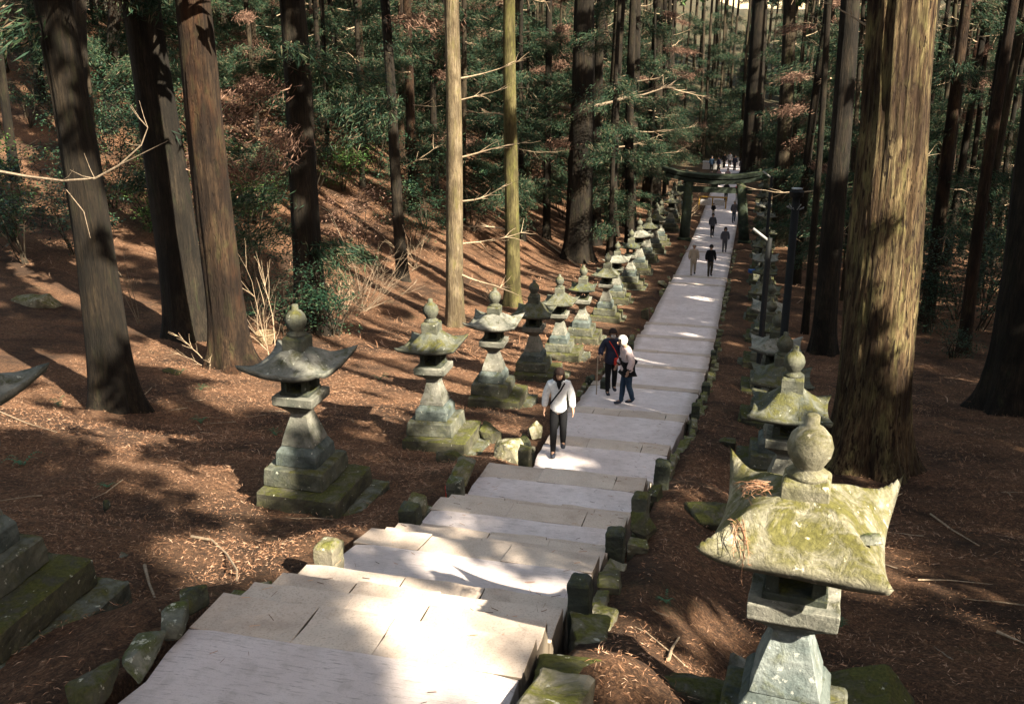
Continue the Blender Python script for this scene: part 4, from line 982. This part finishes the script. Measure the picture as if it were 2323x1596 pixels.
bare_shrub(330,820,2.6,3,'single thin sapling between the left trunks',9,.25,'twig',Y=24)
bare_shrub(605,690,3.2,3,'straight pale sapling beside the first lantern finial',10,.15,Y=21.5)
# long drooping bare limb in the left foreground
mb = MB(); P_ = [atY(q[0],q[1],11.5) for q in ((-60,378),(60,400),(140,410),(215,405),(270,375),(320,330),(335,290))]; rs = random.Random(5)
mb.tube(P_, [.02,.018,.016,.014,.012,.009,.005], 6); mb.tube([P_[4], atY(330,345,11.4), atY(380,320,11.3)], [.008,.006,.003], 5)
mb.tube([P_[1], atY(150,430,11.6), atY(190,480,11.7), atY(205,540,11.7)], [.009,.007,.006,.003], 5)
for k in range(7):
    q = P_[rs.randint(2,6)]; e = Vector((rs.uniform(-1,1),rs.uniform(-.3,.3),rs.uniform(-.2,1))).normalized(); mb.tube([q, q+e*.15, q+e*.3+Vector((0,0,.05))], [.006,.004,.002], 4)
tag(mb.obj('hanging_branch', M['twig']), 'long thin bare limb curving across the two left trunks', 'branch')

# ------------------------------------------------------------------ litter, sticks, ferns
def litter():
    mb = MB(); rs = random.Random(8); vs = []; fs = []
    def one(X, Y, L):
        a = rs.uniform(0,6.28); z = ground(X, Y)+rs.uniform(.004,.035); w_ = L*rs.uniform(.010,.025)+.0007; b = a+rs.uniform(-.7,.7)
        x1, y1 = X+math.cos(a)*L*.5, Y+math.sin(a)*L*.5; x2, y2 = x1+math.cos(b)*L*.5, y1+math.sin(b)*L*.5
        z1 = z+rs.uniform(-.0,.25)*L; z2 = z+rs.uniform(-.1,.35)*L; px_, py_ = -math.sin(a)*w_, math.cos(a)*w_
        o = len(vs); vs.extend([(X-px_,Y-py_,z),(X+px_,Y+py_,z+.003),(x1+px_,y1+py_,z1),(x1-px_,y1-py_,z1+.003),(x2+px_*.3,y2+py_*.3,z2),(x2-px_*.3,y2-py_*.3,z2)])
        fs.extend([(o,o+3,o+2,o+1),(o+3,o+5,o+4,o+2)])
    for _ in range(230000):
        u = rs.random(); Y = 3.6+30*u**1.7; X = rs.uniform(-13,-1.45) if rs.random() < .62 else rs.uniform(1.5,11)
        if not inview(X, Y, None, 60): continue
        if noise.noise(Vector((X*.8,Y*.8,2)))+rs.uniform(-.5,.5) < -.2: continue
        if X < -1.4 and Y < 6.3 and X > -5 and rs.random() < .75: continue
        one(X, Y, rs.uniform(.02,.085)*(1 if Y < 12 else 1.5))
    for _ in range(26000):
        Y = 26+36*rs.random()**.8; X = rs.uniform(-26,-3.6) if rs.random() < .8 else rs.uniform(3.6,14)
        if not inview(X, Y, None, 40): continue
        if noise.noise(Vector((X*.5,Y*.5,2)))+rs.uniform(-.5,.5) < 0: continue
        one(X, Y, rs.uniform(.15,.5))
    for _ in range(260):                      # a few bits blown on to the paving
        X = rs.choice([-1,1])*rs.uniform(.5,1.1); Y = rs.uniform(4.6,20); a = rs.uniform(0,6.28); L = rs.uniform(.03,.09); z = stair_z(Y)+.012
        o = len(vs); vs.extend([(X,Y,z),(X+math.cos(a)*L,Y+math.sin(a)*L,z),(X+math.cos(a)*L,Y+math.sin(a)*L+.004,z+.003),(X,Y+.004,z+.003)]); fs.append((o,o+1,o+2,o+3))
    mb.v = vs; mb.f = fs; return mb.obj('needle_litter', M['litter'])
tag(litter(), 'brown fallen cedar sprays and needles covering the forest floor', 'litter', kind='stuff')
def stick(pxs, r, label, mat='deadwood', lift=.03):
    pts = []
    for i, q in enumerate(pxs):
        p = at(*q); pts.append((p.x, p.y, ground(p.x,p.y)+lift))
    mb = MB(); mb.tube(pts, [r*(1-.6*i/(len(pts)-1)) for i in range(len(pts))], 7)
    return tag(mb.obj('fallen_stick', M[mat]), label, 'stick')
stick([(435,1222),(480,1230),(515,1262),(538,1300),(528,1330)],.018,'long curved stick crossing the sunlit litter at left')
stick([(330,1295),(340,1335),(362,1375)],.018,'short brown curved stick by the mossy patch at left','twig')
stick([(0,935),(60,960),(130,985)],.014,'thin straight stick in the litter at far left')
stick([(300,905),(330,893),(345,880)],.012,'small pale twig right of the leaning trunk')
stick([(1515,1505),(1522,1478),(1540,1450)],.016,'orange curved twig in the litter right of the stairs')
stick([(1480,1380),(1490,1390),(1515,1400)],.01,'thin twig beside the tallest right stone post','twig')
stick([(2110,1165),(2160,1210),(2220,1240)],.018,'forked dead branch right of the near lantern roof')
stick([(2080,1320),(2150,1318),(2250,1330)],.010,'long thin stick in the shaded litter at right')
stick([(2260,1440),(2322,1470)],.02,'sunlit stick at the right edge of the photo')
stick([(280,1100),(240,1120),(205,1135)],.008,'fine pale twig in the dark litter at left')
stick([(1230,545),(1310,600),(1390,640)],.05,'fallen branch on the slope left of the thick cedar')
random.seed(31)
for i in range(44):
    X = uni(-9,-2) if i%2 else uni(2,8); Y = uni(5,18); p0 = (X, Y)
    if not inview(X,Y): continue
    mb = MB(); a = uni(0,6.28); L = uni(.25,.7); pts_ = [(X+math.cos(a)*L*k/4+uni(-.02,.02), Y+math.sin(a)*L*k/4+uni(-.02,.02), 0) for k in range(5)]
    pts_ = [(x,y_,ground(x,y_)+.02) for x,y_,_ in pts_]; mb.tube(pts_, [.009,.008,.007,.005,.003], 5)
    sd = 'left' if X < 0 else 'right'
    tag(mb.obj('fallen_stick', M['twig'] if i%3 else M['deadwood']), 'small loose twig scattered in the litter at '+sd, 'stick', 'loose twigs in the litter at '+sd)
def fern(px, py, s, label, seed):
    p = at(px,py); rs = random.Random(seed); mb = MB()
    for k in range(7):
        a = rs.uniform(0,6.28); L = s*rs.uniform(.7,1.1)
        for i in range(10):
            t = i/9; c = Vector((math.cos(a)*L*t, math.sin(a)*L*t, .55*L*math.sin(t*2.4)))
            for sg in (-1,1):
                e = Vector((-math.sin(a)*sg, math.cos(a)*sg, -.1))*L*.24*(1-t*.85); f = Vector((math.cos(a),math.sin(a),0))*L*.05
                mb.add([c-f, c+e, c+f], [(0,1,2)])
    o = thing('fern', label, 'fern', (p.x,p.y,ground(p.x,p.y))); mb.obj('fronds', M['fern'], o)
for i, (q, s, lab) in enumerate([((135,925),.26,'blue-green fern in the litter at far left'),((50,1045),.3,'fern in the shaded corner left of the plinth'),((455,955),.24,'fern right of the leaning trunk'),((455,885),.22,'fern near the orange trunk foot'),
  ((410,850),.2,'small fern beside the moss-covered stone'),((245,1110),.16,'tiny fern in the dark litter'),((625,985),.18,'fern at the left of the first lantern'),((1815,1530),.16,'small weed left of the near lantern shaft'),((1905,1420),.12,'bright weed under the near lantern platform'),
  ((860,860),.25,'fern patch behind the first lantern roof'),((1510,1360),.12,'small weed beside the right kerb'),((1700,880),.25,'teal fern clump left of the second right lantern'),((720,905),.22,'fern on the slope right of the first lantern')]): fern(*q, s, lab, i)

# small things
M['red'] = plain('red_plastic', (.6,.05,.03), .5); M['blue'] = plain('blue_sheet', (.04,.12,.35), .5); M['basket'] = plain('basket_cane', (0.2475,0.189,0.1125), .8, (0.135,0.09,0.045), 30)
p = at(1012,1108); mb = MB(); mb.box((0,0,.03),(.02,.02,.16)); mb.box((0,0,.115),(.035,.025,.05)); tag(mb.obj('marker_peg', M['red'], loc=(p.x,p.y,ground(p.x,p.y)+.02)), 'tiny red marker peg left of the grey stone post', 'marker peg')
p = at(1708,621,30); o = rock('tarp_bundle', (.6,.45,.3), M['blue'], 77, loc=(p.x,p.y,p.z+.1)); tag(o, 'small blue bundle on the ground left of the lamp posts', 'bundle')
p = at(604,782,10); t = thing('basket', 'small round pale basket on the ground behind the first lantern', 'basket', (p.x,p.y,p.z+.02)); mb = MB(); n = 22
for k in range(6): r_ = .16+.05*k/5*2; mb.tube([(r_*math.cos(2*PI*j/n), r_*math.sin(2*PI*j/n), .03+.05*k) for j in range(n+1)], .012, 4)
for j in range(n): a = 2*PI*j/n; mb.tube([(.15*math.cos(a),.15*math.sin(a),0),(.27*math.cos(a),.27*math.sin(a),.31)], .01, 4)
mb.obj('weave', M['basket'], t); mb = MB(); mb.tube([(.28*math.cos(2*PI*j/n), .28*math.sin(2*PI*j/n), .32) for j in range(n+1)], .02, 6); mb.obj('rim', M['basket'], t)
M['yellow'] = plain('yellow_paint', (.42,.24,.04), .6); M['whiteb'] = plain('white_board', (.5,.48,.45), .6)
p = at(1617,471,60); t = thing('barricade', 'yellow barrier frame with white boards on the path beyond the gate', 'barricade', (-.75, 77, prof(77)-.02))
for k, x in enumerate((-1,0,1)):
    for sg in (-1,1):
        mb = MB(); mb.tube([(x,sg*.28,0),(x,0,.9)], .05, 8); mb.obj('leg', M['yellow'], t)
mb = MB(); mb.tube([(-1.1,0,.9),(1.1,0,.9)], .06, 8); mb.obj('rail', M['yellow'], t)
for x in (-.5,.5): mb = MB(); mb.box((x,-.1,.50),(.8,.04,.45)); mb.obj('board', M['whiteb'], t)
t = thing('covered_table', 'small white covered table far beyond the gate at left of the crowd', 'table', (-1.9,101,prof(101)))
mb = MB(); mb.box((0,0,.72),(2.0,.8,.06)); mb.obj('table_top', M['whiteb'], t); mb = MB(); mb.box((0,0,.36),(1.96,.76,.66),0,(.97,.97)); mb.obj('cloth', M['whiteb'], t)

# ------------------------------------------------------------------ people
def skin_mesh(name, nodes, edges, root, mat, parent, sub=2, flat=None):
    """nodes: {key:(x,y,z,r) or (x,y,z,rx,ry)}"""
    keys = list(nodes); idx = {k:i for i,k in enumerate(keys)}
    me = bpy.data.meshes.new(name); me.from_pydata([nodes[k][:3] for k in keys], [(idx[a],idx[b]) for a,b in edges], [])
    o = bpy.data.objects.new(name, me); col.objects.link(o)
    md = o.modifiers.new('skin','SKIN'); md.use_smooth_shade = True
    sv = me.skin_vertices[0].data
    for k in keys:
        n_ = nodes[k]; sv[idx[k]].radius = (n_[3], n_[4] if len(n_) > 4 else n_[3]); sv[idx[k]].use_root = (k == root)
    if sub: s = o.modifiers.new('sub','SUBSURF'); s.levels = sub; s.render_levels = sub
    dg = bpy.context.evaluated_depsgraph_get(); nm = bpy.data.meshes.new_from_object(o.evaluated_get(dg))
    bpy.data.objects.remove(o); nm.name = name; nm.materials.clear(); nm.materials.append(mat)
    return link(name, nm, parent)
SK = plain('skin', (.40,.24,.16), .6, (.34,.20,.13), 4, bmp=0)
def ell(name, c, r, mat, parent, cut=None, seg=16, disp=0):
    bm = bmesh.new(); bmesh.ops.create_uvsphere(bm, u_segments=seg, v_segments=seg//2+2, radius=1)
    for v in bm.verts:
        k = 1+disp*noise.noise(v.co*3)
        v.co = Vector((c[0]+v.co.x*r[0]*k, c[1]+v.co.y*r[1]*k, c[2]+v.co.z*r[2]*k))
    if cut:
        bmesh.ops.delete(bm, geom=[v for v in bm.verts if cut(v.co)], context='VERTS')
    me = bpy.data.meshes.new(name); bm.to_mesh(me); bm.free(); me.materials.append(mat); me.polygons.foreach_set('use_smooth',[True]*len(me.polygons))
    return link(name, me, parent)
def person(loc, face, label, top, legs, shoes, hair, h=1.6, stride=.0, look=0, arms=None, coat_len=.80, bulk=1.0, hood=None, hairlen=.0, fine=True, lean=0, skirt=None, group=None, mask=None, hat=None):
    """face: heading in radians (0 = looks toward -Y); returns the empty. unit figure 1.6 m"""
    s = h/1.6; t = thing('person', label, 'person', loc, face, group, s)
    sub = 2 if fine else 1; st = stride
    y_ = lambda z: -lean*max(0, z-.85)
    hip, kn, an = .86, .46, .08
    HP = {'pel':(0,y_(.88),.88,.125,.095),'wa':(0,y_(1.02),1.02,.105,.08),'ch':(0,y_(1.2),1.2,.13,.09),'sh':(0,y_(1.32),1.32,.085,.07),'nk':(0,y_(1.38)-.008,1.39,.045),'hd0':(0,y_(1.42)-.02-look*.03,1.44,.062,.07),'hd1':(0,y_(1.5)-.025-look*.07,1.525-look*.02,.076,.088),'hd2':(0,y_(1.56)-.01-look*.09,1.59-look*.03,.045,.055)}
    E = [('pel','wa'),('wa','ch'),('ch','sh'),('sh','nk'),('nk','hd0'),('hd0','hd1'),('hd1','hd2')]
    foot = {}
    for sg, nm, ph in ((-1,'l',1),(1,'r',-1)):
        fy = -st*ph; ky = -st*.4*ph-.03 if st else -.02; az = an+(.07 if (st and ph < 0) else 0)
        HP['hp'+nm] = (sg*.075,0,.82,.085); HP['kn'+nm] = (sg*.085,ky,kn,.055); HP['ca'+nm] = (sg*.088,(ky+fy)/2+.015,.30,.053); HP['an'+nm] = (sg*.09,fy,az,.036); HP['to'+nm] = (sg*.10,fy-.13,az-.045,.03)
        E += [('pel','hp'+nm),('hp'+nm,'kn'+nm),('kn'+nm,'ca'+nm),('ca'+nm,'an'+nm),('an'+nm,'to'+nm)]; foot[nm] = (sg*.09, fy, az)
    arms = arms or {'l':((-.215,.01,1.10),(-.225,-.06,.88)),'r':((.215,.01,1.10),(.225,-.05,.88))}
    for sg, nm in ((-1,'l'),(1,'r')):
        el, wr = arms[nm]; HP['so'+nm] = (sg*.155,y_(1.3),1.31,.052); HP['el'+nm] = (*el,.038); HP['wr'+nm] = (*wr,.026)
        d = (Vector(wr)-Vector(el)).normalized(); pm = Vector(wr)+d*.055; HP['pm'+nm] = (*pm,.034,.018)
        E += [('sh','so'+nm),('so'+nm,'el'+nm),('el'+nm,'wr'+nm),('wr'+nm,'pm'+nm)]
        if fine:
            sd = d.cross(Vector((0,1,0))).normalized(); 
            if sd.length < .1: sd = Vector((1,0,0))
            fwd = Vector((0,-1,0))
            for fi in range(4):
                o_ = (fi-1.5)*.017; L = (.062,.072,.068,.052)[fi]; b0 = pm+fwd*o_+d*.03; b1 = b0+d*L*.55-sd*sg*.004; b2 = b1+d*L*.45+sd*sg*-.018
                HP['f%d%s'%(fi,nm)] = (*b0,.009); HP['g%d%s'%(fi,nm)] = (*b1,.0085); HP['h%d%s'%(fi,nm)] = (*b2,.007)
                E += [('pm'+nm,'f%d%s'%(fi,nm)),('f%d%s'%(fi,nm),'g%d%s'%(fi,nm)),('g%d%s'%(fi,nm),'h%d%s'%(fi,nm))]
            b0 = Vector(wr)+d*.03+fwd*.03; b1 = b0+d*.03+fwd*.014
            HP['tm'+nm] = (*b0,.010); HP['tn'+nm] = (*b1,.008); E += [('wr'+nm,'tm'+nm),('tm'+nm,'tn'+nm)]
    skin_mesh('body', HP, E, 'pel', SK, t, sub)
    # clothes: same skeleton, fuller radii, ending at wrist, waist and hem
    def sub_nodes(keys, grow, extra=None):
        N = {k: (*HP[k][:3], *[r+grow for r in HP[k][3:]]) for k in keys}
        if extra: N.update(extra)
        return N
    tk = ['ch','wa','sh','sol','sor','ell','elr','wrl','wrr']; N = sub_nodes(tk, .022*bulk)
    for k in ('el','wr'):
        for nm in 'lr': c = N[k+nm]; N[k+nm] = (*c[:3], c[3]+.012*bulk)
    N['hip'] = (0, .0, .90, .165*bulk, .138*bulk); N['hem'] = (0, .0, coat_len-.04, .168*bulk, .142*bulk); N['wa'] = (*N['wa'][:3], .140*bulk, .115*bulk); N['col'] = (0, y_(1.38)-.005, 1.385, .068, .062)
    skin_mesh('jacket', N, [('ch','wa'),('wa','hip'),('hip','hem'),('ch','sh'),('sh','col'),('sh','sol'),('sh','sor'),('sol','ell'),('sor','elr'),('ell','wrl'),('elr','wrr')], 'ch', top, t, sub)
    lk = ['pel','hpl','hpr','knl','knr','cal','car','anl','anr']; N = sub_nodes(lk, .014); N['pel'] = (*N['pel'][:3], .105, .085)
    for nm in 'lr': c = N['an'+nm]; N['bt'+nm] = (c[0], c[1], c[2]-.035, .052); N['an'+nm] = (*c[:3], .05)
    skin_mesh('trousers', N, [('pel','hpl'),('pel','hpr'),('hpl','knl'),('hpr','knr'),('knl','cal'),('knr','car'),('cal','anl'),('car','anr'),('anl','btl'),('anr','btr')], 'pel', legs, t, sub)
    for nm in 'lr':
        x, fy, az = foot[nm]
        skin_mesh('shoe', {'h':(x,fy+.03,az+.03,.044),'a':(x,fy+.03,az-.02,.048),'b':(x,fy-.07,az-.035,.052,.042),'c':(x,fy-.17,az-.045,.042,.03)}, [('h','a'),('a','b'),('b','c')], 'a', shoes, t, 1)
    hc = Vector(HP['hd1'][:3])
    if hair:
        ho = ell('hair', (hc.x, hc.y+.008, hc.z+.018), (.098,.116,.112), hair, t, lambda c: c.y < hc.y-.05 and c.z < hc.z+.012 or c.z < hc.z-.085, 22, .08)
        if hairlen: 
            skin_mesh('long_hair', {'a':(hc.x,hc.y+.035,hc.z+.02,.082,.06),'b':(hc.x,hc.y+.05,hc.z-.08,.085,.045),'c':(hc.x,hc.y+.045,hc.z-.08-hairlen,.075,.035)}, [('a','b'),('b','c')], 'a', hair, t, sub)
            for sg in (-1,1): skin_mesh('side_hair', {'a':(hc.x+sg*.07,hc.y,hc.z+.02,.03,.05),'b':(hc.x+sg*.078,hc.y-.01,hc.z-.11,.026,.045)}, [('a','b')], 'a', hair, t, 1)
    if hood: ell('hood', (hc.x, hc.y+.02, hc.z+.02), (.105,.12,.125), hood, t, lambda c: c.y < hc.y-.06 and c.z < hc.z+.04, 18, .06)
    if hat:
        ell('cap', (hc.x, hc.y+.01, hc.z+.03), (.098,.112,.105), hat, t, lambda c: c.z < hc.z+.02, 18); mb = MB(); mb.box((hc.x,hc.y-.12,hc.z+.035),(.13,.09,.012)); mb.obj('cap_peak', hat, t)
    if fine:
        for sg in (-1,1):
            ell('eye', (hc.x+sg*.028, hc.y-.082, hc.z-.005), (.007,.005,.003), M['black'], t, None, 8)
            ell('ear', (hc.x+sg*.078, hc.y+.005, hc.z-.01), (.012,.02,.028), SK, t, None, 8)
        ell('nose', (hc.x, hc.y-.092, hc.z-.03), (.012,.018,.022), SK, t, None, 8)
        ell('mouth', (hc.x, hc.y-.080, hc.z-.062), (.022,.008,.006), M['lip'], t, None, 8)
    if mask: ell('face_mask', (hc.x, hc.y-.052, hc.z-.05), (.062,.048,.048), mask, t, lambda c: c.y > hc.y-.03, 14)
    return t
M['lip'] = plain('lips', (.42,.16,.13), .6, bmp=0)
cl = lambda n, c, r=.85: plain(n, c, r, tuple(x*.72 for x in c), 18, bmp=.5, bd=.02)
M['c_white'] = cl('silver_white_cloth', (.80,.82,.83), .5); M['c_black'] = cl('black_cloth', (.006,.0065,.008)); M['c_navy'] = cl('navy_quilt', (.018,.022,.045), .5); M['c_jean'] = cl('blue_denim', (.022,.045,.08)); M['c_pink'] = cl('pinkish_white_cloth', (.70,.56,.54)); M['c_beige'] = cl('beige_cloth', (.38,.31,.23)); M['c_grey'] = cl('grey_cloth', (.09,.09,.10)); M['c_red'] = cl('red_cloth', (.65,.05,.03))
M['h_brown'] = cl('brown_hair', (.022,.011,.008), .7); M['h_black'] = cl('black_hair', (.015,.012,.01), .5); M['h_grey'] = cl('pale_hair', (.3,.28,.25), .6); M['shoe'] = cl('dark_shoe', (.03,.035,.05), .6)
def onpath(px, py, Y): p = atY(px, py, Y); return Vector((p.x, Y, stair_z(Y)+.01))
# woman walking up in white jacket
pw = onpath(1265,1030,16.15)
w1 = person(pw, R(12), 'woman in silver white jacket and black trousers walking alone, looking down', M['c_white'], M['c_black'], M['shoe'], M['h_brown'], 1.62, .13, 1.0, {'l':((-.225,.03,1.10),(-.25,-.02,.87)),'r':((.225,.02,1.10),(.245,-.06,.87))}, .80, .98, hairlen=.10)
mb = MB(); mb.tube([(.10,-.10,1.355),(.03,-.150,1.24),(-.06,-.158,1.12),(-.15,-.13,.98),(-.165,-.02,.92)], .016, 6); mb.obj('bag_strap', M['c_black'], w1)
mb = MB(); mb.tube([(0,-.085,1.40),(0,-.115,1.33),(0,-.130,1.25)], [.045,.04,.012], 8); mb.obj('neck_scarf', M['c_black'], w1)
# couple
p2 = onpath(1384,897,22.3)
w2 = person(p2, R(20), 'person in navy quilted coat with red shoulder bag, holding a pale stick', M['c_navy'], M['c_black'], M['shoe'], M['h_brown'], 1.62, .06, .6, {'l':((-.25,.0,1.13),(-.30,-.16,1.02)),'r':((.21,.0,1.1),(.20,-.16,.95))}, .76, 1.15, mask=M['whiteb'])
mb = MB(); mb.box((.10,-.17,.85),(.15,.07,.19)); me = rough_mesh(mb.mesh('bag', M['c_red']), .05, .006, 8, .02); link('bag', me, w2)
mb = MB(); mb.tube([(.13,-.16,.94),(.04,-.155,1.14),(-.09,-.09,1.34)], .011, 6); mb.obj('bag_strap', M['c_red'], w2)
mb = MB(); mb.tube([(0,0,0),(.01,.0,.98)], .014, 8); hnd = w2.matrix_world
st_ = onpath(1352,905,22.05); tag(mb.obj('walking_stick', M['beige'] if 'beige' in M else M['c_beige'], loc=(st_.x, st_.y, st_.z)), 'pale walking stick held by the person in the navy coat', 'walking stick')
p3 = onpath(1420,921,21.2)
w3 = person(p3, R(-62), 'person in white hood, pale pink and black padded jacket and blue jeans', M['c_pink'], M['c_jean'], M['shoe'], None, 1.63, .10, .9, {'l':((-.215,-.02,1.10),(-.20,-.16,.90)),'r':((.215,.02,1.10),(.215,-.06,.88))}, .78, 1.25, hood=M['whiteb'], lean=.12)
skin_mesh('jacket_hem', {'a':(0,.0,1.02,.185,.155),'b':(0,.0,.90,.19,.16),'c':(0,0,.77,.172,.145)}, [('a','b'),('b','c')], 'b', M['c_black'], w3, 2)
for sg in (-1,1):
    e = ((-.215,-.02,1.10),(-.20,-.16,.90)) if sg < 0 else ((.215,.02,1.10),(.215,-.06,.88))
    a, b = Vector(e[0]), Vector(e[1]); skin_mesh('dark_sleeve', {'a':(*a.lerp(b,.1),.075),'b':(*a.lerp(b,.55),.07),'c':(*a.lerp(b,1.0),.052)}, [('a','b'),('b','c')], 'b', M['c_black'], w3, 1)
# farther people
random.seed(13)
far = [((1571,620),49.8,'person in a long beige coat and white top walking left of the man in black',M['c_beige'],M['c_beige'],None,M['whiteb'],1.58,.12,.0,.62),
 ((1609,625),49.3,'man in black jacket with black cap walking on the far slope',M['c_black'],M['stem'],M['h_black'],None,1.62,.10,.0,.80),
 ((1642,571),57.8,'long-haired woman in dark clothes walking just before the gate',M['c_grey'],M['c_grey'],M['h_black'],None,1.5,.08,.16,.70),
 ((1614,537),63.5,'person in black walking under the gate',M['c_grey'],M['c_black'],M['h_black'],None,1.5,.08,0,.80),
 ((1617,487),73,'small child in dark top on the path beyond the gate',M['c_black'],M['c_beige'],M['h_black'],None,.95,.05,0,.78),
 ((1663,505),70.5,'person in grey at the right edge of the path beyond the gate',M['c_grey'],M['c_jean'],M['h_grey'],None,1.5,.08,0,.8),
 ((1671,463),79,'person in red and white far beyond the gate',M['c_red'],M['whiteb'],M['h_black'],None,1.6,.05,0,.8),
 ((1645,462),80,'person in dark clothes beside the yellow barrier',M['c_black'],M['c_black'],M['h_black'],None,1.55,.05,0,.8)]
for q, Y, lab, top_, leg_, hr, hd, hh, sd, hl, cl_ in far:
    person(onpath(*q, Y), R(uni(0,25)), lab, top_, leg_, M['shoe'], hr, hh, sd, 0, None, cl_, 1.15, hood=hd, hairlen=hl, fine=False, hat=M['c_black'] if 'cap' in lab else None)
M['c_dull'] = cl('dull_pink_cloth', (.26,.19,.20))
tops = [M['c_jean'],M['c_navy'],M['c_black'],M['c_grey'],M['c_navy'],M['c_grey'],M['c_grey'],M['c_dull'],M['c_dull']]
tl_ = ['blue','navy','black','grey','dark blue','charcoal','dark grey','dull pink','faded pink']
for i, px in enumerate((1612,1628,1640,1652,1664,1680,1712,1630,1650)):
    Y = 98+uni(-2,4) if i < 7 else 89; X = atY(px, 400, Y).x
    person(Vector((X,Y,ground0(X,Y) if abs(X)>1.3 else prof(Y))), R(uni(-60,60)), 'person in a '+tl_[i]+' top in the distant group above the gate lintel' if i < 7 else 'person in '+tl_[i]+' seen under the gate lintel', tops[i], M['c_black'], M['shoe'], M['h_black'], 1.6, .04, 0, None, .8, 1.1, fine=False, group='distant group of people beyond the gate' if i < 7 else None)

print('objects', len(bpy.data.objects))
